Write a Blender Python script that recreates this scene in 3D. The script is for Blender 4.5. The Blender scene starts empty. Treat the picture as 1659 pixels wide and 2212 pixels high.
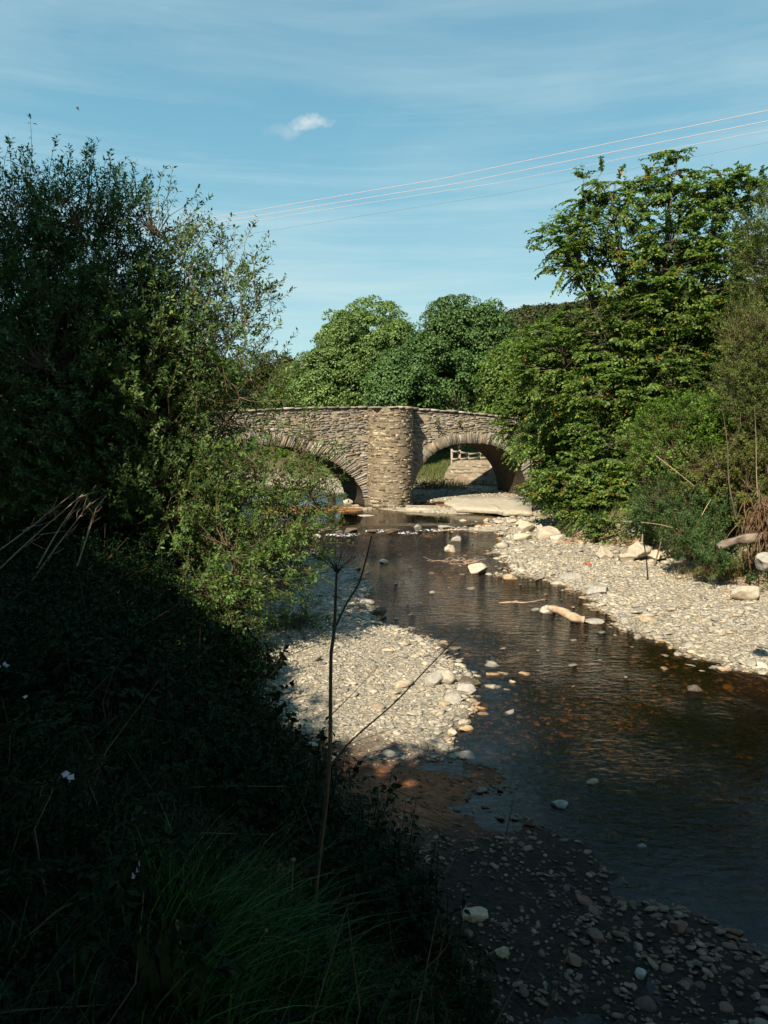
import bpy, bmesh, math
import numpy as np
from mathutils import Vector, noise as mnoise
SC = bpy.context.scene
COL = SC.collection
R = math.radians
rng = np.random.default_rng(7)

# ------------------------------------------------------------------ camera, world, sun, exposure
CAMZ, PITCH, FPX = 3.8, R(6.05), 1660.0
cam = bpy.data.cameras.new('camera'); cam.sensor_fit = 'HORIZONTAL'; cam.sensor_width = 36; cam.lens = 36.02
cam.clip_start = .05; cam.clip_end = 3000
camo = bpy.data.objects.new('camera', cam); COL.objects.link(camo)
camo.location = (0, 0, CAMZ); camo.rotation_euler = (math.pi/2 - PITCH, 0, 0)
SC.camera = camo
SC.view_settings.view_transform = 'Standard'; SC.view_settings.look = 'None'
SC.view_settings.exposure = 0.88; SC.view_settings.gamma = 1
cy = SC.cycles
cy.max_bounces = 7; cy.diffuse_bounces = 2; cy.glossy_bounces = 3; cy.transmission_bounces = 3; cy.transparent_max_bounces = 8
cy.caustics_reflective = False; cy.caustics_refractive = False; cy.sample_clamp_indirect = 4
cy.use_denoising = True; cy.use_adaptive_sampling = True; cy.adaptive_threshold = .012
try: cy.denoising_prefilter = 'ACCURATE'
except Exception: pass
SUN_EL, SUN_AZ = 42, 26.8        # the light travels towards +y, turned 26.8 deg to +x
LD = Vector((math.sin(R(SUN_AZ))*math.cos(R(SUN_EL)), math.cos(R(SUN_AZ))*math.cos(R(SUN_EL)), -math.sin(R(SUN_EL))))
sun = bpy.data.lights.new('sun', 'SUN'); sun.energy = 5; sun.angle = R(.53); sun.color = (1, .87, .67)
suno = bpy.data.objects.new('sun', sun); COL.objects.link(suno); suno.rotation_euler = LD.to_track_quat('-Z', 'Y').to_euler()
suno.location = (-10, -20, 30)

def ray(u, v):
    a = (u-829.5)/FPX; b = (1106-v)/FPX
    return np.array([a, math.cos(PITCH)+b*math.sin(PITCH), -math.sin(PITCH)+b*math.cos(PITCH)])
def G(u, v, z=0.):                       # where the photo's sight line meets height z
    d = ray(u, v); t = (z-CAMZ)/d[2]; return np.array([d[0]*t, d[1]*t, z])
def P(u, v, y):                          # the point of that sight line y metres ahead
    d = ray(u, v); t = y/d[1]; return np.array([d[0]*t, y, CAMZ+d[2]*t])
def G2(pts, z=0.): return [tuple(G(u, v, z)[:2]) for u, v in pts]

W = bpy.data.worlds.new('World'); SC.world = W; W.use_nodes = True
nt = W.node_tree; N = nt.nodes; L = nt.links; N.clear()
def nd(T, ty, **k):
    n = T.nodes.new(ty)
    for a, b in k.items(): setattr(n, a, b)
    return n
out = nd(nt, 'ShaderNodeOutputWorld'); bg = nd(nt, 'ShaderNodeBackground'); bg.inputs[1].default_value = .095
sky = nd(nt, 'ShaderNodeTexSky'); sky.sky_type = 'NISHITA'; sky.sun_disc = False
sky.sun_elevation = R(SUN_EL); sky.sun_rotation = R(180+SUN_AZ); sky.air_density = 1.0; sky.dust_density = .6; sky.ozone_density = 1.5
tc = nd(nt, 'ShaderNodeTexCoord')
def mixc(T, fac, a, b, mode='MIX'):
    m = nd(T, 'ShaderNodeMix', data_type='RGBA', blend_type=mode, clamp_result=False)
    for i, x in ((0, fac), (6, a), (7, b)):
        if hasattr(x, 'is_linked'): T.links.new(x, m.inputs[i])
        else: m.inputs[i].default_value = x if i == 0 or len(x) == 4 else (*x, 1)
    return m.outputs[2]
def ramp(T, fac, stops, interp='LINEAR'):
    r = nd(T, 'ShaderNodeValToRGB'); r.color_ramp.interpolation = interp
    e = r.color_ramp.elements
    while len(e) < len(stops): e.new(.5)
    for i, (p, c) in enumerate(stops):
        e[i].position = p; e[i].color = (c, c, c, 1) if not hasattr(c, '__len__') else (*c, 1)
    T.links.new(fac, r.inputs[0]); return r.outputs[0]
def noise(T, vec, scale, detail=4, rough=.55, dist=0):
    n = nd(T, 'ShaderNodeTexNoise'); n.inputs['Scale'].default_value = scale; n.inputs['Detail'].default_value = detail
    n.inputs['Roughness'].default_value = rough; n.inputs['Distortion'].default_value = dist
    if vec is not None: T.links.new(vec, n.inputs['Vector'])
    return n.outputs[0]
def mapping(T, vec, scale=(1, 1, 1), rot=(0, 0, 0), loc=(0, 0, 0)):
    m = nd(T, 'ShaderNodeMapping'); m.inputs['Scale'].default_value = scale; m.inputs['Rotation'].default_value = rot; m.inputs['Location'].default_value = loc
    T.links.new(vec, m.inputs['Vector']); return m.outputs[0]
def mth(T, op, a, b=None, clamp=False):
    m = nd(T, 'ShaderNodeMath', operation=op, use_clamp=clamp)
    for i, x in ((0, a), (1, b)):
        if x is None: continue
        if hasattr(x, 'is_linked'): T.links.new(x, m.inputs[i])
        else: m.inputs[i].default_value = x
    return m.outputs[0]
# thin cirrus streaks, denser low down, and one small puff
cv = mapping(nt, tc.outputs['Generated'], (1.3, 1.3, 7), (0, R(-13), 0))
c1 = ramp(nt, noise(nt, cv, 1.6, 7, .6, .35), [(.40, 0.), (.78, 1.)])
cv2 = mapping(nt, tc.outputs['Generated'], (.9, .9, 16), (0, R(3), 0), (3, 1, 0))
c2 = ramp(nt, noise(nt, cv2, 1.7, 7, .6, .3), [(.44, 0.), (.74, 1.)])
sep = nd(nt, 'ShaderNodeSeparateXYZ'); L.new(tc.outputs['Generated'], sep.inputs[0])
low = ramp(nt, sep.outputs[2], [(.02, 1.), (.42, .15)])
cir = mth(nt, 'ADD', mth(nt, 'MULTIPLY', c1, .42), mth(nt, 'MULTIPLY', mth(nt, 'MULTIPLY', c2, low), 1.25))
def puff(u, v, ru, rv):
    d = ray(u, v); d = d/np.linalg.norm(d)
    m = mapping(nt, tc.outputs['Generated'], (1/ru, 1/ru, 1/rv), (0, 0, 0), (-d[0]/ru, -d[1]/ru, -d[2]/rv))
    ln = nd(nt, 'ShaderNodeVectorMath', operation='LENGTH'); L.new(m, ln.inputs[0])
    n = noise(nt, tc.outputs['Generated'], 55, 5, .62)
    s = mth(nt, 'ADD', mth(nt, 'SUBTRACT', 1.0, ln.outputs['Value']), mth(nt, 'MULTIPLY', mth(nt, 'SUBTRACT', n, .5), 1.7))
    return ramp(nt, s, [(.15, 0.), (1., 1.)])
pf = mth(nt, 'ADD', puff(668, 264, .032, .0105), mth(nt, 'MULTIPLY', puff(618, 285, .03, .012), .35), True)
pf = mth(nt, 'MULTIPLY', pf, .7)
tint = mixc(nt, 1.0, sky.outputs[0], (.96, 1.12, .90), 'MULTIPLY')
grad = ramp(nt, sep.outputs[2], [(0, (.66, .88, .90)), (.1, (.50, .80, .88)), (.28, (.26, .60, .78)), (.5, (.15, .41, .62)), (1, (.09, .32, .56))])
grad = mixc(nt, 1.0, grad, (5, 5, 5), 'MULTIPLY')
tint = mixc(nt, .85, tint, grad)
sk = mixc(nt, mth(nt, 'MULTIPLY', cir, .75), tint, (3.9, 4.8, 4.9))
sk = mixc(nt, pf, sk, (4.9, 5.1, 5.1))
L.new(sk, bg.inputs[0]); L.new(bg.outputs[0], out.inputs[0])

# ------------------------------------------------------------------ mesh helpers
def link(name, me, parent=None):
    o = bpy.data.objects.new(name, me); COL.objects.link(o)
    if parent is not None: o.parent = parent
    return o
def tag(o, label=None, cat=None, group=None, kind=None):
    if label: o['label'] = label
    if cat: o['category'] = cat
    if group: o['group'] = group
    if kind: o['kind'] = kind
    return o
def empty(name, loc, label, cat, group=None, rz=0):
    o = link(name, None); o.location = loc; o.rotation_euler = (0, 0, rz); o.empty_display_size = .2
    return tag(o, label, cat, group)
class Acc:
    def __init__(s): s.v = []; s.f = []; s.n = 0
    def add(s, verts, faces):
        verts = np.asarray(verts, float).reshape(-1, 3); faces = np.asarray(faces)
        s.v.append(verts); s.f.append(faces+s.n); s.n += len(verts)
    def build(s, name, mat, parent=None, smooth=False, origin=None):
        me = bpy.data.meshes.new(name)
        if s.v:
            v = np.concatenate(s.v)
            if origin is not None: v = v-np.asarray(origin, float)
            tri = [f for f in s.f if f.shape[1] == 3]; qd = [f for f in s.f if f.shape[1] == 4]
            lt = np.concatenate([x.ravel() for x in tri+qd]).astype(np.int32)
            nt3 = sum(len(x) for x in tri); nq = sum(len(x) for x in qd)
            tot = np.concatenate([np.full(nt3, 3), np.full(nq, 4)]).astype(np.int32)
            st = np.concatenate([[0], np.cumsum(tot)[:-1]]).astype(np.int32)
            me.vertices.add(len(v)); me.vertices.foreach_set('co', v.astype(np.float32).ravel())
            me.loops.add(len(lt)); me.loops.foreach_set('vertex_index', lt)
            me.polygons.add(len(tot)); me.polygons.foreach_set('loop_start', st); me.polygons.foreach_set('loop_total', tot)
            if smooth: me.polygons.foreach_set('use_smooth', np.ones(len(tot), bool))
            me.update(calc_edges=True); me.validate()
        me.materials.append(mat)
        return link(name, me, parent)
def nrm(a): return a/np.maximum(np.linalg.norm(a, axis=-1, keepdims=True), 1e-9)
def frame_of(D):                         # two unit vectors square to each D
    up = np.where(np.abs(D[..., 2:3]) > .9, np.array([1., 0, 0]), np.array([0, 0, 1.]))
    a = nrm(np.cross(D, up)); return a, np.cross(a, D)
def tubes(acc, pts, rad, k=5):           # pts (N,S,3), rad (N,S)
    pts = np.asarray(pts, float); rad = np.asarray(rad, float)
    n, s, _ = pts.shape
    D = np.empty_like(pts); D[:, 1:-1] = pts[:, 2:]-pts[:, :-2]; D[:, 0] = pts[:, 1]-pts[:, 0]; D[:, -1] = pts[:, -1]-pts[:, -2]
    D = nrm(D); a0, _ = frame_of(D[:, :1]); a = nrm(np.repeat(a0, s, 1)-D*np.sum(a0*D, -1, keepdims=True)); b = np.cross(a, D)
    th = np.arange(k)/k*2*math.pi
    ring = pts[:, :, None]+rad[:, :, None, None]*(a[:, :, None]*np.cos(th)[:, None]+b[:, :, None]*np.sin(th)[:, None])
    idx = np.arange(n*s*k).reshape(n, s, k)
    f = np.stack([idx[:, :-1], np.roll(idx, -1, 2)[:, :-1], np.roll(idx, -1, 2)[:, 1:], idx[:, 1:]], -1).reshape(-1, 4)
    acc.add(ring, f)
def tube(acc, pts, rads, k=7, jit=0):
    pts = np.array(pts, float)
    if jit: pts[1:-1] += rng.normal(0, jit, pts[1:-1].shape)
    t = np.linspace(0, 1, len(pts)); tt = np.linspace(0, 1, max(len(pts)*4, 6))
    q = np.stack([smooth_interp(t, pts[:, i], tt) for i in range(3)], -1)
    r = np.interp(tt, np.linspace(0, 1, len(rads)), rads)
    if jit: r = r*(1+rng.normal(0, .06, len(r)))
    tubes(acc, q[None], r[None], k)
    for e, o in ((0, 1), (-1, -1)):      # close the ends
        pass
def smooth_interp(t, y, tt):             # Catmull-Rom
    if len(t) < 3: return np.interp(tt, t, y)
    m = np.gradient(y, t); i = np.clip(np.searchsorted(t, tt)-1, 0, len(t)-2)
    h = t[i+1]-t[i]; s = (tt-t[i])/h
    return (2*s**3-3*s**2+1)*y[i]+(s**3-2*s**2+s)*h*m[i]+(-2*s**3+3*s**2)*y[i+1]+(s**3-s**2)*h*m[i+1]
def leaves(acc, p, d, n, l, w, fold=.15, hexa=False):
    p = p.reshape(-1, 3); d = nrm(d.reshape(-1, 3)); n = n.reshape(-1, 3)
    n = nrm(n-d*np.sum(n*d, -1, keepdims=True)); s = np.cross(d, n)
    m = len(p); l = np.broadcast_to(l, (m,))[:, None]; w = np.broadcast_to(w, (m,))[:, None]
    if not hexa:
        V = np.stack([p, p+d*l*.45+s*w/2+n*w*fold, p+d*l-n*l*.1, p+d*l*.45-s*w/2+n*w*fold], 1)
        b = np.arange(m)[:, None]*4
        acc.add(V, np.concatenate([b+[0, 1, 2], b+[0, 2, 3]]))
    else:
        V = np.stack([p, p+d*l*.25+s*w*.42+n*w*fold, p+d*l*.62+s*w*.45+n*w*fold, p+d*l-n*l*.18,
                      p+d*l*.62-s*w*.45+n*w*fold, p+d*l*.25-s*w*.42+n*w*fold], 1)
        b = np.arange(m)[:, None]*6
        acc.add(V, np.concatenate([b+[0, 1, 2, 3], b+[0, 3, 4, 5]]))

# ------------------------------------------------------------------ materials
def newmat(name):
    m = bpy.data.materials.new(name); m.use_nodes = True; T = m.node_tree; T.nodes.clear()
    o = nd(T, 'ShaderNodeOutputMaterial'); return m, T, o
def princ(T, col, rough=.7, spec=.3, bump=None, bstr=.3, bdist=.02):
    p = nd(T, 'ShaderNodeBsdfPrincipled')
    if hasattr(col, 'is_linked'): T.links.new(col, p.inputs['Base Color'])
    else: p.inputs['Base Color'].default_value = (*col, 1)
    if hasattr(rough, 'is_linked'): T.links.new(rough, p.inputs['Roughness'])
    else: p.inputs['Roughness'].default_value = rough
    p.inputs['Specular IOR Level'].default_value = spec
    if bump is not None:
        b = nd(T, 'ShaderNodeBump'); b.inputs['Strength'].default_value = bstr; b.inputs['Distance'].default_value = bdist
        T.links.new(bump, b.inputs['Height']); T.links.new(b.outputs[0], p.inputs['Normal'])
    return p
def geo(T): return nd(T, 'ShaderNodeNewGeometry')
def leafmat(name, cols, trans=.3, rough=.5, spec=.35, nscale=.8, tcol=None, accent=None):
    m, T, o = newmat(name); g = geo(T)
    st = [(i/(len(cols)-1), c) for i, c in enumerate(cols)]
    c = ramp(T, g.outputs['Random Per Island'], st)
    nz = ramp(T, noise(T, g.outputs['Position'], nscale, 3), [(.3, .72), (.7, 1.25)])
    c = mixc(T, 1.0, c, nz, 'MULTIPLY')
    if accent:
        a = ramp(T, g.outputs['Random Per Island'], [(accent[1]-.01, 0.), (accent[1], 1.)])
        c = mixc(T, a, c, accent[0])
    p = princ(T, c, rough, spec)
    t = nd(T, 'ShaderNodeBsdfTranslucent'); T.links.new(mixc(T, 1.0, c, tcol or (1.15, 1.4, .5), 'MULTIPLY'), t.inputs[0])
    mx = nd(T, 'ShaderNodeMixShader'); mx.inputs[0].default_value = trans
    T.links.new(p.outputs[0], mx.inputs[1]); T.links.new(t.outputs[0], mx.inputs[2]); T.links.new(mx.outputs[0], o.inputs[0])
    return m
def simplemat(name, c0, c1, scale=6, rough=.8, spec=.25, bstr=.5, bdist=.02, stretch=(1, 1, 1), island=False):
    m, T, o = newmat(name); g = geo(T)
    v = mapping(T, g.outputs['Position'], stretch)
    n = noise(T, v, scale, 7, .62)
    c = ramp(T, n, [(.3, c0), (.7, c1)])
    if island: c = mixc(T, 1.0, c, ramp(T, g.outputs['Random Per Island'], [(0, .7), (1, 1.25)]), 'MULTIPLY')
    p = princ(T, c, rough, spec, n, bstr, bdist); T.links.new(p.outputs[0], o.inputs[0]); return m
def nd_rand(T, g):                       # a second random number per stone
    return mth(T, 'FRACT', mth(T, 'MULTIPLY', g.outputs['Random Per Island'], 37.7))
def stonemat(name, cols, wetcol=None, rough=.75, moss=None, tone=1.0, spots=None):
    m, T, o = newmat(name); g = geo(T)
    st = [(i/(len(cols)-1), c) for i, c in enumerate(cols)]
    c = ramp(T, g.outputs['Random Per Island'], st)
    n = noise(T, g.outputs['Position'], 14, 8, .65)
    c = mixc(T, 1.0, c, ramp(T, n, [(.28, .62*tone), (.72, 1.28*tone)]), 'MULTIPLY')
    big = noise(T, g.outputs['Position'], 1.1, 5, .6)
    c = mixc(T, 1.0, c, ramp(T, big, [(.3, .78), (.7, 1.15)]), 'MULTIPLY')
    if spots: c = mixc(T, ramp(T, noise(T, g.outputs['Position'], 5, 6, .7), [(.60, 0.), (.66, .7)]), c, spots)
    if moss:
        mm = ramp(T, noise(T, g.outputs['Position'], 2.2, 6, .7), [(.56, 0.), (.66, .75)])
        c = mixc(T, mm, c, moss)
    rg = rough
    if wetcol:
        s = nd(T, 'ShaderNodeSeparateXYZ'); T.links.new(g.outputs['Position'], s.inputs[0])
        k = mth(T, 'ADD', s.outputs[2], mth(T, 'MULTIPLY', n, .03))
        wet = ramp(T, mth(T, 'ADD', mth(T, 'MULTIPLY', k, 5), .5), [(.52, 1.), (.74, 0.)])
        wc = mixc(T, 1.0, c, wetcol, 'MULTIPLY')
        wc = mixc(T, 1.0, wc, ramp(T, nd_rand(T, g), [(0, (.2, .19, .18)), (.6, (.9, .85, .7)), (.88, (2.0, 1.7, 1.)), (1, (2.9, 2.3, 1.1))]), 'MULTIPLY'); c = mixc(T, wet, c, wc)
        rg = mth(T, 'SUBTRACT', rough, mth(T, 'MULTIPLY', wet, .45))
    p = princ(T, c, rg, .35, n, .6, .02); T.links.new(p.outputs[0], o.inputs[0]); return m

M = {}
M['willow'] = leafmat('willow_leaf', [(.022, .058, .014), (.068, .135, .032), (.19, .26, .09)], .34, .5, .2)
M['willowlow'] = leafmat('willow_fresh_leaf', [(.03, .075, .016), (.08, .155, .032), (.18, .26, .07)], .33, .45, .25)
M['beech'] = leafmat('broad_leaf', [(.035, .08, .02), (.10, .17, .035), (.22, .28, .07)], .40, .45, .22)
M['seed'] = leafmat('seed_cluster', [(.20, .08, .01), (.36, .17, .02), (.25, .17, .03)], .25, .6, .2)
M['chest'] = leafmat('chestnut_leaf', [(.03, .075, .022), (.065, .135, .035), (.13, .20, .065)], .2, .55, .3, .3)
M['chest2'] = leafmat('lime_leaf', [(.06, .12, .028), (.12, .195, .05), (.21, .285, .10)], .25, .55, .3, .3)
M['bright'] = leafmat('bright_leaf', [(.04, .095, .012), (.08, .16, .018), (.13, .21, .03)], .33, .5, .2, 1.5)
M['fern'] = leafmat('green_herb_leaf', [(.022, .065, .018), (.045, .10, .026), (.09, .15, .04)], .25, .5, .3, 1.5)
M['drybush'] = leafmat('dry_bush_leaf', [(.045, .085, .018), (.09, .12, .025), (.17, .13, .035)], .3, .6, .25, 1.2)
M['sallow'] = leafmat('sallow_leaf', [(.05, .085, .018), (.09, .13, .03), (.16, .19, .06)], .3, .6, .15, 1.)
M['brown'] = leafmat('brown_leaf', [(.03, .04, .01), (.06, .065, .016), (.085, .09, .022)], .25, .6, .2, .8)
M['hill'] = leafmat('hill_forest', [(.03, .04, .02), (.05, .058, .026), (.075, .088, .034)], .1, .8, .1, .03)
M['shade'] = leafmat('shade_leaf', [(.02, .035, .012), (.04, .06, .02)], .12, .5, .3)
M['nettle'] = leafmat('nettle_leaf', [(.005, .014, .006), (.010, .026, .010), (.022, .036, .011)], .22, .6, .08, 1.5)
M['grass'] = leafmat('grass_blade', [(.008, .026, .008), (.025, .08, .02), (.09, .17, .05)], .3, .5, .15, 1.5)
M['straw'] = leafmat('straw', [(.22, .15, .07), (.34, .25, .12), (.12, .13, .04)], .2, .6, .2, 2)
M['lawn'] = leafmat('lawn_grass', [(.06, .085, .022), (.09, .12, .03), (.14, .14, .05)], .2, .6, .2, .6)
M['bark'] = simplemat('bark', (.05, .04, .03), (.15, .12, .09), 9, .85, .2, .8, .03, (1, 1, .3))
M['palebark'] = simplemat('pale_bark', (.12, .10, .07), (.26, .22, .17), 9, .8, .2, .6, .02, (1, 1, .3))
M['twig'] = simplemat('twig', (.09, .065, .04), (.19, .14, .09), 12, .8, .2, .3, .005)
M['deadstem'] = simplemat('dead_stem', (.08, .05, .03), (.17, .11, .065), 18, .75, .25, .4, .004)
M['palestem'] = simplemat('pale_dead_stem', (.30, .20, .13), (.50, .36, .26), 15, .8, .2, .4, .004)
M['drift'] = simplemat('driftwood', (.20, .13, .08), (.52, .40, .28), 7, .8, .2, .8, .02, (1, 1, 1))
M['log'] = simplemat('rotten_log', (.035, .02, .014), (.30, .25, .20), 7, .85, .2, 1., .04, (.35, 1, 1))
M['roots'] = simplemat('root_tangle', (.05, .03, .018), (.20, .13, .08), 14, .9, .1, .5, .01)
M['wood'] = simplemat('fence_wood', (.22, .19, .15), (.40, .35, .28), 12, .8, .2, .3, .01)
M['conc'] = simplemat('pale_concrete', (.30, .26, .20), (.46, .41, .33), 3.5, .85, .2, .5, .03)
M['algae'] = simplemat('brown_slab', (.14, .06, .02), (.28, .15, .06), 5, .5, .4, .5, .02)
M['mortar'] = simplemat('mortar', (.13, .105, .075), (.27, .225, .165), 5, .9, .1, .8, .03)
M['soffit'] = simplemat('soffit_painted_shade', (.03, .023, .017), (.085, .066, .046), 6, .9, .1, .9, .05)  # shade under the arches is painted in: stone coloured near black
M['stone'] = stonemat('bridge_stone', [(.14, .12, .10), (.25, .22, .175), (.20, .19, .175), (.29, .245, .18), (.42, .395, .355)], None, .85, (.30, .20, .10), 1.0, (.46, .43, .38))
M['pier'] = stonemat('pier_stone', [(.20, .16, .11), (.34, .275, .18), (.28, .24, .185), (.39, .315, .205), (.44, .385, .29)], None, .85, (.22, .13, .06), 1.0)
M['wallst'] = stonemat('pale_wall_stone', [(.22, .18, .13), (.31, .265, .20), (.37, .325, .26)], None, .85)
peb = [(.26, .237, .19), (.37, .34, .272), (.31, .29, .245), (.43, .39, .31), (.15, .143, .13), (.40, .31, .20), (.53, .485, .39)]
M['pebble'] = stonemat('river_pebble', peb, (.34, .235, .13), .72)
M['mudpebble'] = stonemat('muddy_pebble', [(.10, .055, .035), (.16, .085, .05), (.05, .034, .026), (.24, .17, .12), (.15, .065, .035)], (.5, .4, .3), .6)
M['rock'] = stonemat('pale_rock', [(.36, .31, .24), (.44, .385, .30)], (.34, .23, .13), .8)
M['greyrock'] = stonemat('grey_rock', [(.27, .265, .24), (.34, .32, .28)], (.3, .24, .16), .7)
M['tanrock'] = stonemat('tan_rock', [(.34, .25, .15), (.42, .32, .20)], (.4, .25, .13), .75)
M['redrock'] = stonemat('red_rock', [(.26, .07, .03), (.30, .10, .05)], (.5, .4, .3), .7)
M['darkrock'] = stonemat('dark_wet_rock', [(.07, .055, .04), (.12, .09, .06)], (.6, .5, .4), .45)
M['wire'] = simplemat('wire', (.55, .38, .33), (.6, .42, .36), 3, .5, .5, 0, .01)
M['wiredark'] = simplemat('dark_wire', (.12, .13, .14), (.14, .15, .16), 3, .5, .5, 0, .01)
M['petal'] = leafmat('petal', [(.55, .50, .62), (.75, .72, .80)], .3, .6, .2, 2, (1, 1, 1))
M['white'] = leafmat('white_petal', [(.75, .75, .72), (.8, .8, .78)], .3, .6, .2, 2, (1, 1, 1))
M['seedhead'] = simplemat('brown_seedhead', (.12, .06, .03), (.35, .20, .09), 60, .8, .2, .5, .003)
M['bird'] = simplemat('dark_feather', (.02, .02, .02), (.04, .035, .03), 20, .7, .2, .1, .003)
m, T, o = newmat('foam'); g = geo(T)
p = princ(T, (.75, .78, .8), .4, .5, noise(T, g.outputs['Position'], 30, 5), .8, .03)
tr = nd(T, 'ShaderNodeBsdfTransparent'); mx = nd(T, 'ShaderNodeMixShader')
T.links.new(ramp(T, noise(T, mapping(T, g.outputs['Position'], (1.2, .7, 1)), 9, 6, .7), [(.50, 0.), (.60, .9)]), mx.inputs[0])
T.links.new(tr.outputs[0], mx.inputs[1]); T.links.new(p.outputs[0], mx.inputs[2]); T.links.new(mx.outputs[0], o.inputs[0]); M['foam'] = m

# ------------------------------------------------------------------ terrain
def sdist(poly, X, Y):                   # signed distance, positive inside
    poly = np.array(poly); A = poly; B = np.roll(poly, -1, 0)
    best = np.full(X.shape, 1e18); ins = np.zeros(X.shape, bool)
    for (ax, ay), (bx, by) in zip(A, B):
        dx, dy = bx-ax, by-ay; t = np.clip(((X-ax)*dx+(Y-ay)*dy)/(dx*dx+dy*dy+1e-12), 0, 1)
        best = np.minimum(best, (X-ax-t*dx)**2+(Y-ay-t*dy)**2)
        c = ((ay > Y) != (by > Y)); 
        with np.errstate(divide='ignore', invalid='ignore'): xi = ax+(Y-ay)*dx/(dy if dy else 1e-12)
        ins ^= c & (X < xi)
    return np.where(ins, 1, -1)*np.sqrt(best)
def sstep(x): x = np.clip(x, 0, 1); return x*x*(3-2*x)
def vnoise(X, Y, s, seed=0):             # cheap smooth value noise
    r = np.random.default_rng(100+seed).random((64, 64))
    x = X/s; y = Y/s; xi = np.floor(x).astype(int); yi = np.floor(y).astype(int); fx = sstep(x-xi); fy = sstep(y-yi)
    g = lambda i, j: r[(xi+i) % 64, (yi+j) % 64]
    return (g(0, 0)*(1-fx)+g(1, 0)*fx)*(1-fy)+(g(0, 1)*(1-fx)+g(1, 1)*fx)*fy
LW = G2([(1640, 2120), (1500, 2010), (1400, 1960), (1300, 1885), (1190, 1820), (1130, 1740), (1060, 1690), (1010, 1630), (985, 1560), (1005, 1490), (975, 1420), (900, 1375),
         (835, 1345), (795, 1300), (785, 1260), (740, 1225), (680, 1200), (600, 1180), (480, 1165), (300, 1150), (100, 1135)])
RW = G2([(1180, 1082), (1165, 1100), (1120, 1118), (1060, 1130), (1090, 1160), (1075, 1195), (1120, 1222), (1190, 1245), (1240, 1275), (1290, 1305), (1335, 1345), (1410, 1378), (1500, 1410), (1660, 1462), (1800, 1500)])
WATER = [(4.2, -8), (4.0, 1.5)]+LW+[(-24, 33), (-32, 42), (-60, 46), (-60, 60), (-25, 57), (-7, 52.5), (-3.2, 47), (-1.6, 42), (.8, 40), (3.6, 40.5), (8.2, 41)]+RW+[(9, 7), (9.5, -8)]
BL = [(2.4, -8), (1.5, 1.5), (.9, 3.6), (.35, 5.2), (-.35, 6.8), (-.80, 7.8), (-1.3, 8.9), (-1.68, 10.2), (-2.1, 12), (-2.6, 14), (-4, 16.2), (-8, 18.5), (-16, 20.5), (-30, 21.5), (-60, 24), (-400, 30), (-400, -300), (0, -300)]
BR = G2([(1160, 1085), (1175, 1120), (1200, 1165), (1330, 1180), (1440, 1195), (1500, 1225), (1560, 1250), (1700, 1290), (1900, 1330)], .25)+[(15, 8), (15, -300), (400, -300), (400, 300), (60, 300), (20, 60), (11, 47)]
BF = [(-400, 66), (-60, 62), (-25, 60), (-8, 57), (-3, 54), (0, 50), (2.2, 47.5), (5.5, 46.2), (9, 46), (12, 46), (16, 50), (30, 50), (400, 300), (400, 700), (-400, 700)]
ISL = [(*G(930, 1108)[:2], 2.7, .75, -.45, .17), (*G(770, 1105)[:2], 1.0, .25, 0, .10), (*G(1170, 1235)[:2], 1.3, .8, .6, .06), (*G(1130, 1185)[:2], 1.6, .5, .7, .12), (*G(1060, 1145)[:2], 1.7, .5, .2, .08)]
def wlevel(Y): return .09*sstep((Y-28.9)/.9)
def MUD(X, Y): return 1-sstep((Y-8.35+.25*X+1.2*(vnoise(X, Y, .7, 21)-.5)-.35)/.5)
def height(X, Y, full=False):
    X = np.asarray(X, float); Y = np.asarray(Y, float)
    wob = .35*(vnoise(X, Y, .9, 1)-.5)+.25*(vnoise(X, Y, .4, 2)-.5)
    dw = -sdist(WATER, X, Y)+wob*np.clip(1.2-np.abs(Y-22)/60, .3, 1)
    bl = sdist(BL, X, Y)+.5*(vnoise(X, Y, .8, 3)-.5); br = sdist(BR, X, Y)+.6*(vnoise(X, Y, 1.1, 4)-.5); bf = sdist(BF, X, Y)
    h = np.where(dw < 0, -np.minimum(.30, .15*-dw), np.minimum(.34, .055*dw+.012))
    h = h+.05*(vnoise(X, Y, 1.3, 5)-.5)*sstep(np.abs(dw)/.7)+.03*(vnoise(X, Y, .35, 6)-.5)
    mk = MUD(X, Y); h = np.where(h > 0, h*(1-.55*mk), h)+.07*(vnoise(X, Y, .6, 71)-.46)*mk+.045*(vnoise(X, Y, .2, 72)-.5)*mk
    for (ix, iy, rx, ry, a, hh) in ISL:
        c, s = math.cos(a), math.sin(a); lx = ((X-ix)*c+(Y-iy)*s)/rx; ly = (-(X-ix)*s+(Y-iy)*c)/ry
        h = np.maximum(h, hh*(1.5-(lx**2+ly**2)**.5*1.5)+.05*(vnoise(X, Y, .5, 51)-.5))
    h = h+wlevel(Y)
    top = 1.75-.5*sstep((Y-2)/11)
    h = h+sstep(bl/2.3)*top+np.clip(bl-6, 0, 40)*.03
    h = h+sstep(br/3.5)*1.9+np.clip(br-3, 0, 30)*.12
    h = h+sstep(bf/3.)*.5+np.clip(bf-1, 0, 14)*.105+np.clip(bf-15, 0, 200)*.01
    h = h+.12*(vnoise(X, Y, 2.1, 7)-.5)*np.clip(np.maximum(np.maximum(bl, br), bf), 0, 1)
    return (h, dw, bl, br, bf) if full else h
def axis(lo, hi, step, far, grow=1.09, s0=None):
    a = list(np.arange(lo, hi, step)); st = s0 or step
    while a[-1] < far[1]: st *= grow; a.append(a[-1]+st)
    st = s0 or step; b = []; x = lo
    while x > far[0]: st *= grow; x -= st; b.append(x)
    return np.array(b[::-1]+a)
gx = axis(-7, 13, .15, (-900, 900)); gy = axis(2.5, 43, .15, (-500, 1500))
GX, GY = np.meshgrid(gx, gy, indexing='ij')
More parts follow.
